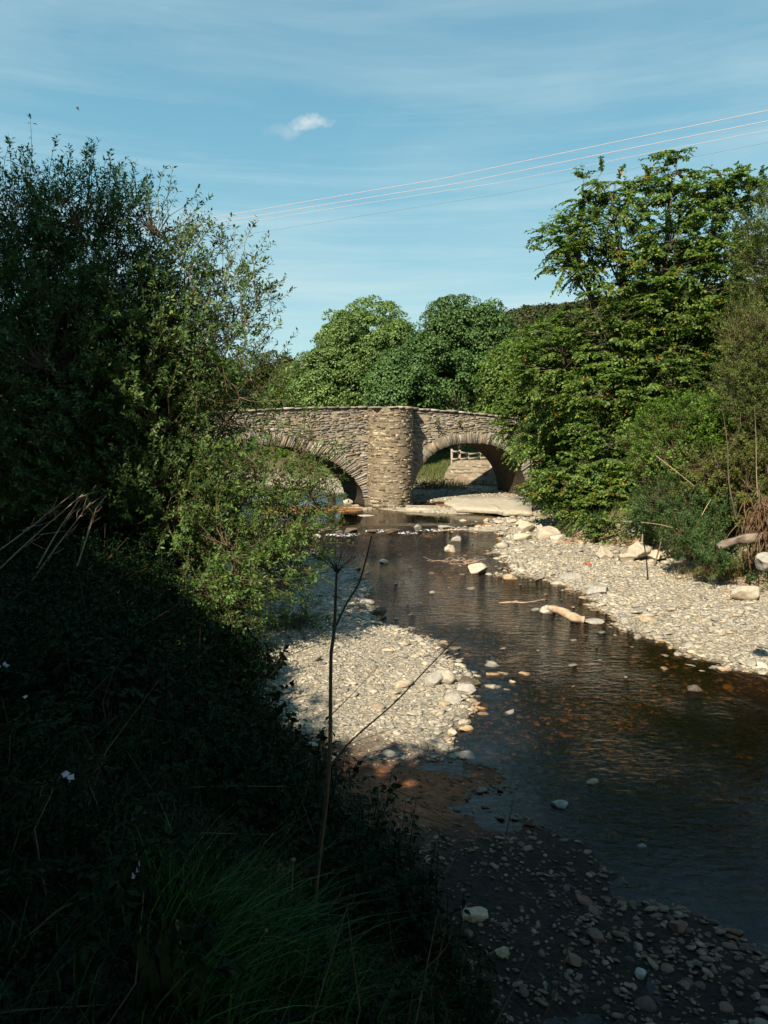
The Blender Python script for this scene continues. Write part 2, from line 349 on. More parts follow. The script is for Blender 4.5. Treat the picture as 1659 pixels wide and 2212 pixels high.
GZ, DW, DBL, DBR, DBF = height(GX, GY, True)
acc = Acc(); nx, ny = GX.shape; idx = np.arange(nx*ny).reshape(nx, ny)
acc.add(np.stack([GX, GY, GZ], -1), np.stack([idx[:-1, :-1], idx[1:, :-1], idx[1:, 1:], idx[:-1, 1:]], -1).reshape(-1, 4))
m, T, o = newmat('terrain'); g = geo(T)
at = nd(T, 'ShaderNodeVertexColor'); at.layer_name = 'zone'; sp = nd(T, 'ShaderNodeSeparateColor'); T.links.new(at.outputs[0], sp.inputs[0])
vor = nd(T, 'ShaderNodeTexVoronoi'); vor.inputs['Scale'].default_value = 15; T.links.new(mapping(T, g.outputs['Position'], (1, 1.25, 1)), vor.inputs['Vector'])
vor2 = nd(T, 'ShaderNodeTexVoronoi'); vor2.inputs['Scale'].default_value = 38; T.links.new(g.outputs['Position'], vor2.inputs['Vector'])
n1 = noise(T, g.outputs['Position'], 9, 8, .65); n2 = noise(T, g.outputs['Position'], 1.2, 6, .6)
sc_ = nd(T, 'ShaderNodeSeparateColor'); T.links.new(vor.outputs['Color'], sc_.inputs[0])
gc = ramp(T, sc_.outputs[0], [(0, (.24, .22, .175)), (.5, (.35, .32, .25)), (1, (.45, .40, .32))])
gc = mixc(T, ramp(T, vor.outputs['Distance'], [(.35, 0.), (.7, .75)]), gc, (.14, .12, .09))
gc = mixc(T, ramp(T, n2, [(.4, 0.), (.8, .35)]), gc, (.50, .43, .33))
posz = nd(T, 'ShaderNodeSeparateXYZ'); T.links.new(g.outputs['Position'], posz.inputs[0])
wet = ramp(T, mth(T, 'ADD', mth(T, 'MULTIPLY', mth(T, 'ADD', posz.outputs[2], mth(T, 'MULTIPLY', n1, .04)), 5), .5), [(.52, 1.), (.72, 0.)])
wc = mixc(T, 1.0, gc, ramp(T, n1, [(.3, (.035, .025, .012)), (.7, (.13, .09, .04))]), 'MULTIPLY')
gc = mixc(T, wet, gc, wc)
soil = ramp(T, n1, [(.3, (.13, .042, .016)), (.7, (.34, .14, .06))])
grs = ramp(T, n1, [(.3, (.045, .055, .018)), (.7, (.13, .13, .045))])
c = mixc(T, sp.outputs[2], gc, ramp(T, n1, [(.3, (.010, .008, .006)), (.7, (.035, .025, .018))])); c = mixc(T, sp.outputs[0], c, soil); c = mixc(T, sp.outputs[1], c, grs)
bh = mth(T, 'ADD', mth(T, 'MULTIPLY', vor.outputs['Distance'], -.8), mth(T, 'ADD', mth(T, 'MULTIPLY', vor2.outputs['Distance'], -.4), n1))
p = princ(T, c, .85, .2, bh, .8, .03); T.links.new(p.outputs[0], o.inputs[0]); M['terrain'] = m
ground = acc.build('ground', M['terrain'], smooth=True); tag(ground, kind='structure')
zc = ground.data.color_attributes.new('zone', 'FLOAT_COLOR', 'POINT')
bank = np.maximum(np.maximum(DBL, DBR), DBF)
sx, sy = G(930, 1710)[:2]
soilw = np.exp(-(((GX-sx)/.9)**2+((GY-sy)/.8)**2)*1.2)*1.4*(vnoise(GX, GY, .3, 9)*.8+.5)+sstep((DBL+.15)/.5)*(1-sstep((DBL-.8)/.6))+sstep((DBR+.2)/.5)*(1-sstep((DBR-.6)/.4))*.6
soilw = np.clip(soilw, 0, 1); gw = sstep((bank-.9)/.8)
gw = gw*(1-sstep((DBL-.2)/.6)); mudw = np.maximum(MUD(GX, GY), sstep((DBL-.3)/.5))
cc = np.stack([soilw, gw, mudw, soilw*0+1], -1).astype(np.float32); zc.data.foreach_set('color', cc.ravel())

# ------------------------------------------------------------------ water
wx = np.arange(-62, 14.1, .4); wy = np.arange(-8.2, 62, .4); WX, WY = np.meshgrid(wx, wy, indexing='ij')
WZ = wlevel(WY); acc = Acc(); a_, b_ = WX.shape; idx = np.arange(a_*b_).reshape(a_, b_)
acc.add(np.stack([WX, WY, WZ], -1), np.stack([idx[:-1, :-1], idx[1:, :-1], idx[1:, 1:], idx[:-1, 1:]], -1).reshape(-1, 4))
m, T, o = newmat('stream_water'); g = geo(T)
sy_ = nd(T, 'ShaderNodeSeparateXYZ'); T.links.new(g.outputs['Position'], sy_.inputs[0])
v1 = mapping(T, g.outputs['Position'], (1, 1.5, 1), (0, 0, R(-20)))
w1 = noise(T, v1, 7.5, 5, .6, .6); w2 = noise(T, mapping(T, g.outputs['Position'], (1, 2.6, 1), (0, 0, R(25))), 2.2, 3, .5, .4)
w3 = noise(T, g.outputs['Position'], 16, 3, .5, .3)
hgt = mth(T, 'ADD', mth(T, 'ADD', mth(T, 'MULTIPLY', w1, .5), mth(T, 'MULTIPLY', w2, .6)), mth(T, 'MULTIPLY', w3, .12))
patch = ramp(T, noise(T, mapping(T, g.outputs['Position'], (1, .6, 1)), .45, 3, .5), [(.38, .22), (.60, 1.)])
calm = ramp(T, mth(T, 'MULTIPLY', sy_.outputs[1], .02), [(.0, .28), (.22, .30), (.32, .8), (.55, .9), (.62, .04)])
b = nd(T, 'ShaderNodeBump'); b.inputs['Distance'].default_value = .14
T.links.new(mth(T, 'MULTIPLY', patch, calm), b.inputs['Strength']); T.links.new(hgt, b.inputs['Height'])
fr = nd(T, 'ShaderNodeFresnel'); fr.inputs[0].default_value = 1.33; T.links.new(b.outputs[0], fr.inputs['Normal'])
gl = nd(T, 'ShaderNodeBsdfGlossy'); gl.inputs['Roughness'].default_value = .04; T.links.new(b.outputs[0], gl.inputs['Normal'])
tr = nd(T, 'ShaderNodeBsdfTransparent'); tr.inputs[0].default_value = (.58, .48, .34, 1)
mx = nd(T, 'ShaderNodeMixShader'); T.links.new(fr.outputs[0], mx.inputs[0]); T.links.new(tr.outputs[0], mx.inputs[1]); T.links.new(gl.outputs[0], mx.inputs[2])
T.links.new(mx.outputs[0], o.inputs[0]); M['water'] = m
tag(acc.build('water', M['water'], smooth=True), kind='structure')
# foam in the riffle
acc = Acc()
for (u0, u1, v, wd) in ((700, 780, 1157, .35), (790, 860, 1149, .3), (900, 1010, 1147, .22), (860, 905, 1153, .2)):
    a0, a1 = G(u0, v, .06), G(u1, v, .06); n = 14
    t = np.linspace(0, 1, n); c_ = a0+(a1-a0)*t[:, None]; hw = wd*np.sin(np.pi*t)*(0.7+.6*rng.random(n))
    V = np.stack([c_-np.stack([0*t, hw, .0+0*t], -1), c_+np.stack([0*t, hw*.6, .05+0*t], -1)], 1).reshape(-1, 3)
    V[:, 2] += .015; k = np.arange(n-1)*2
    acc.add(V, np.stack([k, k+2, k+3, k+1], -1))
tag(acc.build('foam', M['foam']), 'white broken water foaming over the row of stones', 'foam', kind='stuff')

# ------------------------------------------------------------------ hill and its forest
hx = np.linspace(-90, 260, 90); hy = np.linspace(190, 420, 46); HX, HY = np.meshgrid(hx, hy, indexing='ij')
def hillz(X, Y):
    ridge = np.interp(X, [-90, -40, -12, 5, 14, 22, 40, 60, 90, 150, 260], [5, 13, 20, 30, 35, 38, 41, 46, 50, 54, 58])
    return 4+ridge*sstep((Y-200)/120)*(1-.35*sstep((Y-330)/90))+3*(vnoise(X, Y, 14, 11)-.5)
acc = Acc(); a_, b_ = HX.shape; idx = np.arange(a_*b_).reshape(a_, b_)
acc.add(np.stack([HX, HY, hillz(HX, HY)], -1), np.stack([idx[:-1, :-1], idx[1:, :-1], idx[1:, 1:], idx[:-1, 1:]], -1).reshape(-1, 4))
tag(acc.build('hill', simplemat('hill_ground', (.035, .04, .015), (.07, .07, .025), .2, .9, .1, 0), smooth=True), kind='structure')

# ------------------------------------------------------------------ foliage builders
def ellipts(c, r, n, bias=.5, front=False):
    d = nrm(rng.normal(size=(n, 3))); q = d*rng.random((n, 1))**bias
    if front: q[:, 1] = np.where(rng.random(n) < .8, -np.abs(q[:, 1]), q[:, 1])
    return np.asarray(c)+q*np.asarray(r), d
def balls(acc, C, rad, per, ll, lw, hexa=False, up=.5):
    n = len(C); d = nrm(rng.normal(size=(n, per, 3))+[0, 0, .35]); d = np.where((d[..., 2:3] < -.5), -d, d)
    rr = rad.reshape(-1, 1, 1)*(.75+.3*rng.random((n, per, 1)))
    p = C[:, None]+d*rr*[1, 1, .8]
    nn = nrm(d+[0, 0, up]+rng.normal(0, .35, d.shape)); dd = nrm(np.cross(nn, rng.normal(size=d.shape))+[0, 0, -.35])
    s = (.7+.6*rng.random(n*per)); leaves(acc, p-dd*ll*.5, dd, nn, ll*s, lw*s, hexa=hexa)
def shoots(acc, tw, C, D, Ln, per, ll, lw, spread=.09, hexa=False):
    n = len(C); Ln = np.broadcast_to(Ln, (n,)); bend = rng.normal(0, .1, (n, 3))
    t = np.sort(rng.random((n, per)), 1)**.75; tt = t[..., None]
    q = C[:, None]+D[:, None]*Ln[:, None, None]*tt+bend[:, None]*tt**2*Ln[:, None, None]
    rd = rng.normal(size=(n, per, 3)); ax = np.repeat(D[:, None], per, 1); rd = nrm(rd-ax*np.sum(rd*ax, -1, keepdims=True))
    taper = (1.15-tt*.8)
    side = rng.random((n, per, 1))*spread*taper
    p = q+rd*side; dd = nrm(rd*.9+ax*.7+rng.normal(0, .25, rd.shape)); nn = nrm(ax*.8-rd*.3+[0, 0, .7]+rng.normal(0, .35, rd.shape))
    s = (.65+.7*rng.random((n, per))).ravel()
    leaves(acc, p, dd, nn, ll*s, lw*s, hexa=hexa)
    if tw is not None:
        s3 = np.array([0, .5, 1.])[None, :, None]
        tubes(tw, C[:, None]+D[:, None]*Ln[:, None, None]*s3+bend[:, None]*s3**2*Ln[:, None, None], np.tile([.007, .005, .002], (n, 1)), 3)
def layers(acc, tw, C, D, K, Ln, per, ll, lw, seed=None, droop=.35):
    n = len(C); h = D.copy(); h[:, 2] *= .55; h = nrm(h+rng.normal(0, .32, h.shape))
    th = rng.normal(0, .75, (n, K)); c, s = np.cos(th), np.sin(th)
    d = np.stack([h[:, None, 0]*c-h[:, None, 1]*s, h[:, None, 0]*s+h[:, None, 1]*c, h[:, None, 2]+rng.normal(0, .1, (n, K))], -1); d = nrm(d)
    Lk = Ln*(.6+.7*rng.random((n, K)))
    t = (np.arange(per)+.7)/per; t = np.broadcast_to(t, (n, K, per))[..., None]
    q = C[:, None, None]+d[:, :, None]*Lk[..., None, None]*t; q[..., 2:] -= droop*Lk[..., None, None]*t**2
    sd = np.cross(d, [0, 0, 1.])[:, :, None]*np.where(np.arange(per) % 2, 1, -1)[None, None, :, None]
    dd = nrm(sd*.8+d[:, :, None]*.7+rng.normal(0, .22, q.shape)-[0, 0, .35]); nn = nrm(np.array([0, 0, 1.])+rng.normal(0, .38, q.shape)+d[:, :, None]*.25)
    s_ = (.65+.6*rng.random(n*K*per)); leaves(acc, q, dd, nn, ll*s_, lw*s_, hexa=True)
    if tw is not None:
        s3 = np.array([0, .5, 1.])[None, None, :, None]; pp = C[:, None, None]+d[:, :, None]*Lk[..., None, None]*s3; pp[..., 2:] -= droop*Lk[..., None, None]*s3**2
        tubes(tw, pp.reshape(n*K, 3, 3), np.tile([.008, .005, .002], (n*K, 1)), 3)
    if seed is not None:
        pick = rng.random(n*K) < .7*np.maximum(0, vnoise(C[:, 0].repeat(K)+C[:, 1].repeat(K), C[:, 2].repeat(K), .9, 41)-.62); pp = q[:, :, per//2].reshape(-1, 3)[pick]
        m_ = len(pp); k = 7
        p2 = pp[:, None]+rng.normal(0, .06, (m_, k, 3))-[0, .05, -.02]; d2 = nrm(rng.normal(0, .5, (m_, k, 3))-[0, 0, .8])
        leaves(seed, p2, d2, rng.normal(size=(m_, k, 3)), .10, .06)
def make_tree(name, label, cat, base, ells, style, lm, bm, group=None, trunk_r=.2, fork=.3, jit=.12, opts=None, seedmat=None, stems=None, thin=True, nlimb=5):
    opts = opts or {}; base = np.array(base, float); root = empty(name, base, label, cat, group)
    tr_, br_, cr, sd = Acc(), Acc(), Acc(), Acc()
    cen = np.mean([e[0] for e in ells], 0); ztop = max(e[0][2]+e[1][2] for e in ells)
    forkp = base+(cen-base)*fork; forkp[2] = base[2]+(cen[2]-base[2])*fork
    nodes = []
    if not stems: tube(tr_, [base-[0, 0, .5], base+(forkp-base)*.5, forkp], [trunk_r*1.3, trunk_r, trunk_r*.85], 10, jit*.2)
    for i, e in enumerate(ells):
        c, r = np.asarray(e[0], float), np.asarray(e[1], float)
        s0 = forkp if not stems else base+rng.normal(0, .25, 3)*[1, 1, 0]
        mid = s0+(c-s0)*.5+np.array([0, 0, -.08*np.linalg.norm(c-s0)]); tr0 = trunk_r*(.55 if not stems else 1)
        tube(tr_, [s0, mid, c], [tr0, tr0*.7, tr0*.4], 7, jit); tt = np.linspace(.2, 1, 9)[:, None]
        nodes.append((1-tt)**2*s0+2*tt*(1-tt)*mid+tt**2*c)
        for k in range(nlimb):
            q, _ = ellipts(c, r*.85, 1, .35); q = q[0]; f = rng.uniform(.35, 1); st = (1-f)**2*s0+2*f*(1-f)*mid+f**2*c
            if opts.get('upw'): q[2] = max(q[2], st[2]+.15)
            md = (st+q)/2+rng.normal(0, .06, 3)*np.linalg.norm(q-st)
            tube(br_, [st, md, q], [tr0*.32, tr0*.2, tr0*.08], 5, jit*.3)
            nodes.append(st+(q-st)*np.linspace(.15, 1, 7)[:, None])
    nodes = np.concatenate(nodes)
    for e in ells:
        c, r, n = e[0], np.asarray(e[1], float), e[2]; C, d = ellipts(c, r, n, e[3] if len(e) > 3 else .45)
        gz = height(C[:, 0], C[:, 1]) if base[1] < 60 else C[:, 2]*0; C[:, 2] = np.maximum(C[:, 2], gz+opts.get('clear', .25))
        if thin:
            dist = np.linalg.norm(nodes[None]-C[:, None], axis=-1)+np.where(nodes[None, :, 2] > C[:, None, 2]+.2, .7, 0); nn_ = nodes[np.argmin(dist, 1)]
            md = (nn_+C)/2+rng.normal(0, .05, C.shape)-[0, 0, .04]
            tubes(br_, np.stack([nn_, md, C], 1), np.tile([opts.get('br', .014), opts.get('br', .014)*.75, opts.get('br', .014)*.5], (len(C), 1)), 3)
            D = nrm(nrm(C-nn_)*opts.get('out', .8)+d*.35+np.array(opts.get('lean', (0, 0, .8)))+rng.normal(0, .3, C.shape))
        else: D = d
        if style == 'shoot': shoots(cr, br_, C, D, rng.uniform(*opts['len'], len(C)), opts['per'], opts['ll'], opts['lw'], opts.get('spread', .07), opts.get('hexa', False))
        elif style == 'layer': layers(cr, br_ if opts.get('tw', True) else None, C, D, opts['K'], opts['len'], opts['per'], opts['ll'], opts['lw'], sd if seedmat else None)
        else: balls(cr, C, rng.uniform(*opts['rad'], len(C)), opts['per'], opts['ll'], opts['lw'], opts.get('hexa', False))
    t_ = tr_.build('trunk', bm, root, True, base)
    if br_.v: br_.build('branches', opts.get('bm2', bm), root, True, base)
    cr.build('crown', lm, root, False, base)
    if seedmat and sd.v: sd.build('seed_clusters', seedmat, root, False, base)
    return root
def E(u, v, y, ru, rv, ry, n, bias=.45): return (P(u, v, y), (ru*y/FPX, ry, rv*y/FPX), n, bias)

# forest on the hill
acc = Acc()
n = 5200; X = rng.uniform(-70, 230, n); Y = rng.uniform(225, 345, n); Z = hillz(X, Y)
keep = (X > -60) & (X/Y < .62); X, Y, Z = X[keep], Y[keep], Z[keep]; rr = rng.uniform(1.6, 3.6, len(X))
C = np.stack([X, Y, Z+rr*.5], -1); balls(acc, C, rr*rng.uniform(.7, 1.3, len(rr)), 90, 1.0, .8)
tag(acc.build('forest', M['hill']), 'distant brownish green woodland covering the hill', 'forest', kind='stuff')

# left tree: many-stemmed sallow on the near bank
bz = float(height(-5.4, 13.6))
so = dict(len=(.35, .75), per=24, ll=.075, lw=.032, spread=.055, br=.009, lean=(.25, -.1, .75), out=.9, bm2=M['twig'], upw=True)
make_tree('willow_tree', 'large many-stemmed willow with small pale leaves on the left bank, in front of the bridge', 'tree', (-5.2, 13.8, bz),
    [E(60, 800, 14.5, 190, 250, 1.8, 1500, .5), E(230, 840, 14, 190, 240, 1.9, 1700, .5), E(365, 850, 14, 155, 185, 1.6, 720, .5), E(70, 480, 14.5, 120, 110, .9, 230, .5),
     E(60, 600, 14.5, 110, 160, 1.1, 480), E(215, 500, 14, 100, 130, .9, 200, .5), E(325, 560, 14, 105, 150, .9, 200, .5), E(430, 650, 14, 95, 165, .8, 120, .5), E(525, 700, 13.8, 68, 175, .7, 85, .5),
     E(280, 690, 14, 190, 110, 1.2, 400), E(545, 840, 13.6, 80, 90, .8, 55), E(300, 1040, 13.6, 260, 90, 1.3, 900), E(80, 1020, 14, 170, 130, 1.4, 800), E(430, 1010, 13.8, 100, 80, 1., 110)],
    'shoot', M['willow'], M['bark'], trunk_r=.035, opts=so, stems=True, jit=.1, nlimb=5)
so2 = dict(so); so2.update(lean=(.45, -.1, .3), len=(.3, .65), per=22, ll=.065, lw=.028, clear=.12)
bz = float(height(-3.6, 12.6))
make_tree('willow_tree', 'low arching young willow leaning over the water in front of the left arch', 'tree', (-3.7, 12.8, bz),
    [E(560, 1010, 13.2, 115, 110, .8, 66), E(450, 1120, 13, 150, 90, .9, 330), E(620, 1100, 13, 80, 80, .6, 100), E(675, 1010, 13, 45, 110, .4, 50), E(550, 1210, 12.6, 120, 80, .7, 260), E(640, 1170, 12.8, 60, 50, .4, 70), E(470, 1290, 12.2, 90, 90, .5, 220)],
    'shoot', M['willowlow'], M['twig'], trunk_r=.035, opts=so2, stems=True, jit=.06, nlimb=5)
so3 = dict(so2); so3.update(len=(.2, .4), per=18)
bz = float(height(*G(640, 1385, .2)[:2]))
make_tree('willow_sapling', 'small bright green willow sapling at the shaded edge of the left gravel bar', 'shrub', (*G(640, 1385, bz)[:2], bz),
    [E(650, 1335, 14, 45, 35, .35, 34), E(600, 1350, 14, 45, 35, .35, 30)], 'shoot', M['willowlow'], M['twig'], trunk_r=.012, opts=so3, stems=True, jit=.02, nlimb=3)

# right tree: broad crown with orange seed clusters
lo = dict(K=6, len=.7, per=12, ll=.125, lw=.085, br=.016, lean=(-.2, -.25, .1), bm2=M['bark'], clear=.4, tw=True)
bz = float(height(10.4, 30))
make_tree('wych_elm_tree', 'big spreading broadleaf tree with orange seed clusters overhanging the right end of the bridge', 'tree', (11.2, 31, bz),
    [E(1420, 540, 31, 180, 140, 2.2, 270, .5), E(1240, 530, 31, 85, 75, 1.3, 85, .5), E(1450, 385, 31, 35, 65, .7, 26, .5), E(1320, 420, 31, 100, 45, .9, 44, .5), E(1570, 410, 31, 120, 45, 1.2, 80, .5), E(1400, 720, 30.5, 200, 130, 2.6, 400),
     E(1230, 800, 31, 130, 130, 2., 260), E(1400, 880, 29, 190, 130, 2.2, 330), E(1175, 905, 35.5, 95, 85, 1.3, 240), E(1570, 680, 30, 140, 220, 2., 360), E(1240, 960, 33, 140, 60, 1.4, 190),
     E(1250, 1050, 28, 110, 50, 1.3, 110), E(1370, 1000, 27.5, 130, 110, 1.2, 180), E(1320, 1110, 26.5, 95, 45, .9, 70), E(1190, 1040, 29, 50, 22, .6, 20)],
    'layer', M['beech'], M['bark'], trunk_r=.24, fork=.35, opts=lo, seedmat=M['seed'], nlimb=6, jit=.15)

# chestnuts behind the bridge, their neighbours
bo = dict(rad=(.55, .95), per=60, ll=.30, lw=.22, clear=0.)
def dome(name, label, cx, v0, v1, ru, y, lm, n, group='trees behind the bridge', rad=(.5, .9), per=170, ll=.17, split=3):
    top, bot = P(cx, v0, y)[2], max(P(cx, v1, y)[2], 0.5); rx = ru*y/FPX; hz = (top-bot)
    el = [((P(cx, v0, y)[0], y, bot+hz*.42), (rx, rx*.9, hz*.45), int(n*.55), .12), ((P(cx, v0, y)[0], y, bot+hz*.68), (rx*.72, rx*.7, hz*.32), int(n*.35), .15)]
    for k in range(split):
        a = rng.uniform(0, 6.28); el.append(((P(cx, v0, y)[0]+rx*.5*math.cos(a), y-rx*.4*abs(math.sin(a)), bot+hz*rng.uniform(.4, .75)), (rx*.45, rx*.45, hz*.22), int(n*.1), .15))
    return make_tree(name, label, 'tree', (P(cx, v0, y)[0], y, 1.0), el, 'ball', lm, M['bark'], group, trunk_r=.3, opts=dict(rad=rad, per=per, ll=ll, lw=ll*.72, clear=0.), thin=False, nlimb=3)
dome('lime_tree', 'rounded pale green tree behind the left half of the bridge parapet', 800, 655, 930, 125, 60, M['chest2'], 330)
dome('lime_tree', 'lower pale green tree at the sloping left shoulder of the group behind the bridge', 715, 745, 930, 85, 58, M['chest2'], 190)
dome('chestnut_tree', 'dark green domed chestnut directly behind and right of the bridge pier', 985, 640, 930, 118, 56, M['chest'], 360)
dome('chestnut_tree', 'dark green bushy tree filling the gap between the two domes above the pier', 870, 760, 930, 75, 53, M['chest'], 170)
dome('lime_tree', 'lighter green tree between the dark chestnut and the tree with orange seeds', 1120, 740, 930, 75, 50, M['beech'], 170, ll=.2)
dome('lime_tree', 'small dull green tree behind the leftmost visible stretch of parapet', 640, 790, 930, 60, 62, M['sallow'], 110)
dome('hawthorn_tree', 'brownish green low tree behind the tips of the willow on the left skyline', 585, 765, 930, 60, 70, M['brown'], 110)
dome('background_tree', 'tall dark tree far behind the willow at the left edge', 100, 700, 950, 160, 66, M['chest'], 240, split=4)
dome('background_tree', 'broad dark tree far behind the middle of the willow', 400, 760, 950, 170, 70, M['chest'], 240, split=4)
# bank side trees seen through the left arch
dome('riverside_bush', 'dark bush on the far bank seen through the left arch', 600, 965, 1045, 70, 66, M['bright'], 80, 'bushes upstream', (.3, .55), 50, .2, 2)
dome('riverside_bush', 'dark bush on the far bank glimpsed beyond the willow branches', 450, 960, 1045, 90, 62, M['chest'], 90, 'bushes upstream', (.3, .55), 50, .2, 2)
dome('riverside_bush', 'wide dark bush upstream at the far left beyond the willow', 250, 950, 1050, 120, 60, M['chest'], 110, 'bushes upstream', (.3, .6), 50, .22, 2)
dome('riverside_bush', 'dark clipped bush casting shade on the lawn seen through the right arch', 930, 930, 990, 60, 63, M['chest'], 80, 'bushes upstream', (.3, .55), 50, .2, 2)
dome('riverside_bush', 'shadowed bush behind the wooden fence seen through the right arch', 1060, 925, 1000, 80, 66, M['chest'], 80, 'bushes upstream', (.3, .55), 50, .2, 2)

# right bank shrubs
def shrub(name, label, ells, style, lm, o_, group='shrubs on the right bank', bm='twig', tr=.03):
    c = ells[0][0]; bz = float(height(c[0], c[1]))
    return make_tree(name, label, 'shrub', (c[0], c[1], bz), ells, style, lm, M[bm], group, trunk_r=tr, opts=o_, stems=True, jit=.03, nlimb=4)
s1 = dict(len=(.15, .35), per=26, ll=.062, lw=.042, spread=.09, br=.008, lean=(-.1, -.3, .5), clear=.1)
s2 = dict(len=(.2, .4), per=26, ll=.075, lw=.02, spread=.08, br=.006, lean=(-.1, -.2, .7), clear=.05)
s4 = dict(len=(.35, .7), per=28, ll=.06, lw=.022, spread=.07, br=.01, lean=(-.1, -.1, .8), clear=.1)
shrub('bramble_bush', 'bright yellow-green bramble mound high on the right bank', [E(1490, 930, 23, 110, 70, 1., 800, .3), E(1590, 960, 22.5, 80, 80, 1., 450, .3)], 'shoot', M['bright'], s1)
shrub('bramble_bush', 'dark green bramble mound under the big tree on the right bank', [E(1440, 1010, 22, 80, 70, .9, 600, .3), E(1400, 960, 24, 60, 50, .9, 260, .3)], 'shoot', M['beech'], s1)
shrub('herb_clump', 'feathery blue-green herbs at the top of the right gravel bar', [E(1440, 1100, 21, 65, 60, .7, 560, .3), E(1520, 1110, 20, 65, 55, .7, 450, .3)], 'shoot', M['fern'], s2)
shrub('herb_clump', 'lower feathery herbs beside the end of the rotten log', [E(1490, 1165, 18.9, 50, 40, .5, 300, .3), E(1540, 1210, 17.6, 30, 25, .3, 90, .3)], 'shoot', M['fern'], s2)
shrub('dry_bush', 'yellowing brown thicket above the rotten log', [E(1560, 1050, 20.3, 90, 80, .8, 480, .35), E(1630, 1060, 19.5, 60, 90, .8, 340, .35), E(1620, 960, 21, 50, 70, .7, 80)], 'shoot', M['drybush'], s1)
shrub('sallow_bush', 'tall grey-green sallow at the right edge of the photo', [E(1630, 800, 21.5, 65, 130, .9, 640, .4), E(1690, 900, 21, 90, 150, .9, 500, .4), E(1600, 720, 22, 40, 60, .6, 110)], 'shoot', M['sallow'], s4)
shrub('leafy_shrub', 'low broad-leaved shrub hanging over the gravel below the big tree', [E(1320, 1150, 24.5, 55, 30, .6, 26), E(1400, 1110, 23.5, 45, 50, .6, 26), E(1250, 1110, 27, 60, 45, .7, 26)], 'layer', M['beech'],
      dict(K=4, len=.5, per=9, ll=.11, lw=.07, br=.01, lean=(-.1, -.3, .1), clear=.15))
for lb, el in (('dark bramble thicket under the willow at the left edge', [E(60, 1100, 16, 160, 80, 1.2, 420, .3)]), ('dark bramble thicket beneath the middle of the willow', [E(280, 1110, 15.8, 150, 70, 1.1, 420, .3), E(400, 1170, 15, 80, 60, .8, 220, .3)]), ('tall dark thicket behind the willow at the left edge', [E(60, 960, 19, 200, 120, 1.3, 480, .3)])):
    shrub('bramble_thicket', lb, el, 'shoot', M['beech'], dict(s1, ll=.08, lw=.05), 'thickets under the willow')
make_tree('sallow_tree', 'tall dull green tree rising at the right edge behind the sallow', 'tree', (13.8, 26, 3.), [E(1680, 560, 26, 75, 150, 1.4, 620, .35), E(1700, 760, 26, 100, 150, 1.4, 620, .35)],
    'shoot', M['sallow'], M['bark'], trunk_r=.12, opts=dict(s4, len=(.4, .8), ll=.09, lw=.04, br=.007), nlimb=3)
make_tree('ash_tree', 'tall dark tree on the right bank just outside the view', 'tree', (15.5, 16, 3.5), [((15, 16.5, 9.5), (3.6, 4.5, 4.5), 420, .3), ((14, 12, 8), (2.6, 3.5, 3.8), 260, .3)],
    'ball', M['shade'], M['bark'], trunk_r=.3, opts=dict(rad=(.4, .8), per=40, ll=.22, lw=.14, clear=0.), thin=False)
# shade trees behind the camera and on the left: they throw the shade that fills the foreground
def shade_tree(label, x, y, z0, z1, r, n):
    gz = float(height(x, y)); hz = z1-z0
    return make_tree('shade_tree', label, 'tree', (x, y, gz), [((x, y, z0+hz*.5), (r, r, hz*.5), n, .35), ((x+r*.3, y-r*.3, z0+hz*.6), (r*.7, r*.7, hz*.4), n//2, .4)],
        'ball', M['shade'], M['bark'], 'tall trees behind the viewer', trunk_r=.3, opts=dict(rad=(.35, .75), per=46, ll=.24, lw=.17, clear=0.), thin=False, nlimb=4)
shade_tree('tall tree behind the viewer, rightmost of the row', 2.2, -8.2, 3.5, 17.0, 5.0, 620)
shade_tree('tall tree behind the viewer on the bank top', -1.6, -5.4, 4.5, 14.8, 3.8, 520)
shade_tree('tall tree left of the viewer on the bank top', -8.6, -4.2, 3.5, 12.4, 4.2, 520)
shade_tree('tall tree beside the left bank, leftmost of the row', -14.7, .5, 3, 25.5, 4.0, 1050)
shade_tree('tall tree beyond the left edge of the nettle bank', -17.5, 8, 3, 12.5, 4.2, 480)
shade_tree('tall tree close behind the viewer with low boughs', 6.8, -6.5, 3.5, 15.5, 4.4, 480)
make_tree('shade_tree', 'added unseen tree with boughs over the viewer that cut the skylight', 'tree', (-4.5, -2.2, float(height(-4.5, -2.2))), [((-3, -1.6, 7.2), (4, 2.6, 1.5), 380, .5), ((-8.5, 1.0, 8.2), (3, 3, 1.8), 330, .5), ((3.4, -1.8, 8.4), (4, 2.6, 1.8), 330, .5)],  # added out of view as overhead cover, to darken the near shade
    'ball', M['shade'], M['bark'], 'tall trees behind the viewer', trunk_r=.3, opts=dict(rad=(.35, .75), per=46, ll=.24, lw=.17, clear=0.), thin=False, nlimb=4)

# ------------------------------------------------------------------ bridge
BRZ = R(20)
bridge = empty('stone_bridge', (.25, 39, 0), 'old two-arched rubble stone bridge with a rounded pier crossing the stream', 'bridge', rz=BRZ)
def btop(s): return np.maximum(4.97-.0063*(np.asarray(s, float)+1.5)**2, 3.3)
ARCH = [(-7.6, 6.3, .15, 3.05, 2.15), (4.65, 3.4, .25, 2.9, 2.5)]      # centre, half span, spring z, rise, exponent
def intr(s, off=0.):
    s = np.asarray(s, float); z = np.full(s.shape, -.4)
    for c, h, z0, r, e in ARCH:
        q = np.abs(s-c)/(h+off); m_ = q < 1; z = np.where(m_, z0+(r+off)*np.sqrt(np.maximum(0, 1-q**e)), z)
    return z
SS = np.unique(np.concatenate([np.arange(-24, 15.01, .25)]+[c+h*np.sin(np.linspace(-math.pi/2, math.pi/2, 60))*1.0 for c, h, *_ in ARCH]))
DEP = 3.4
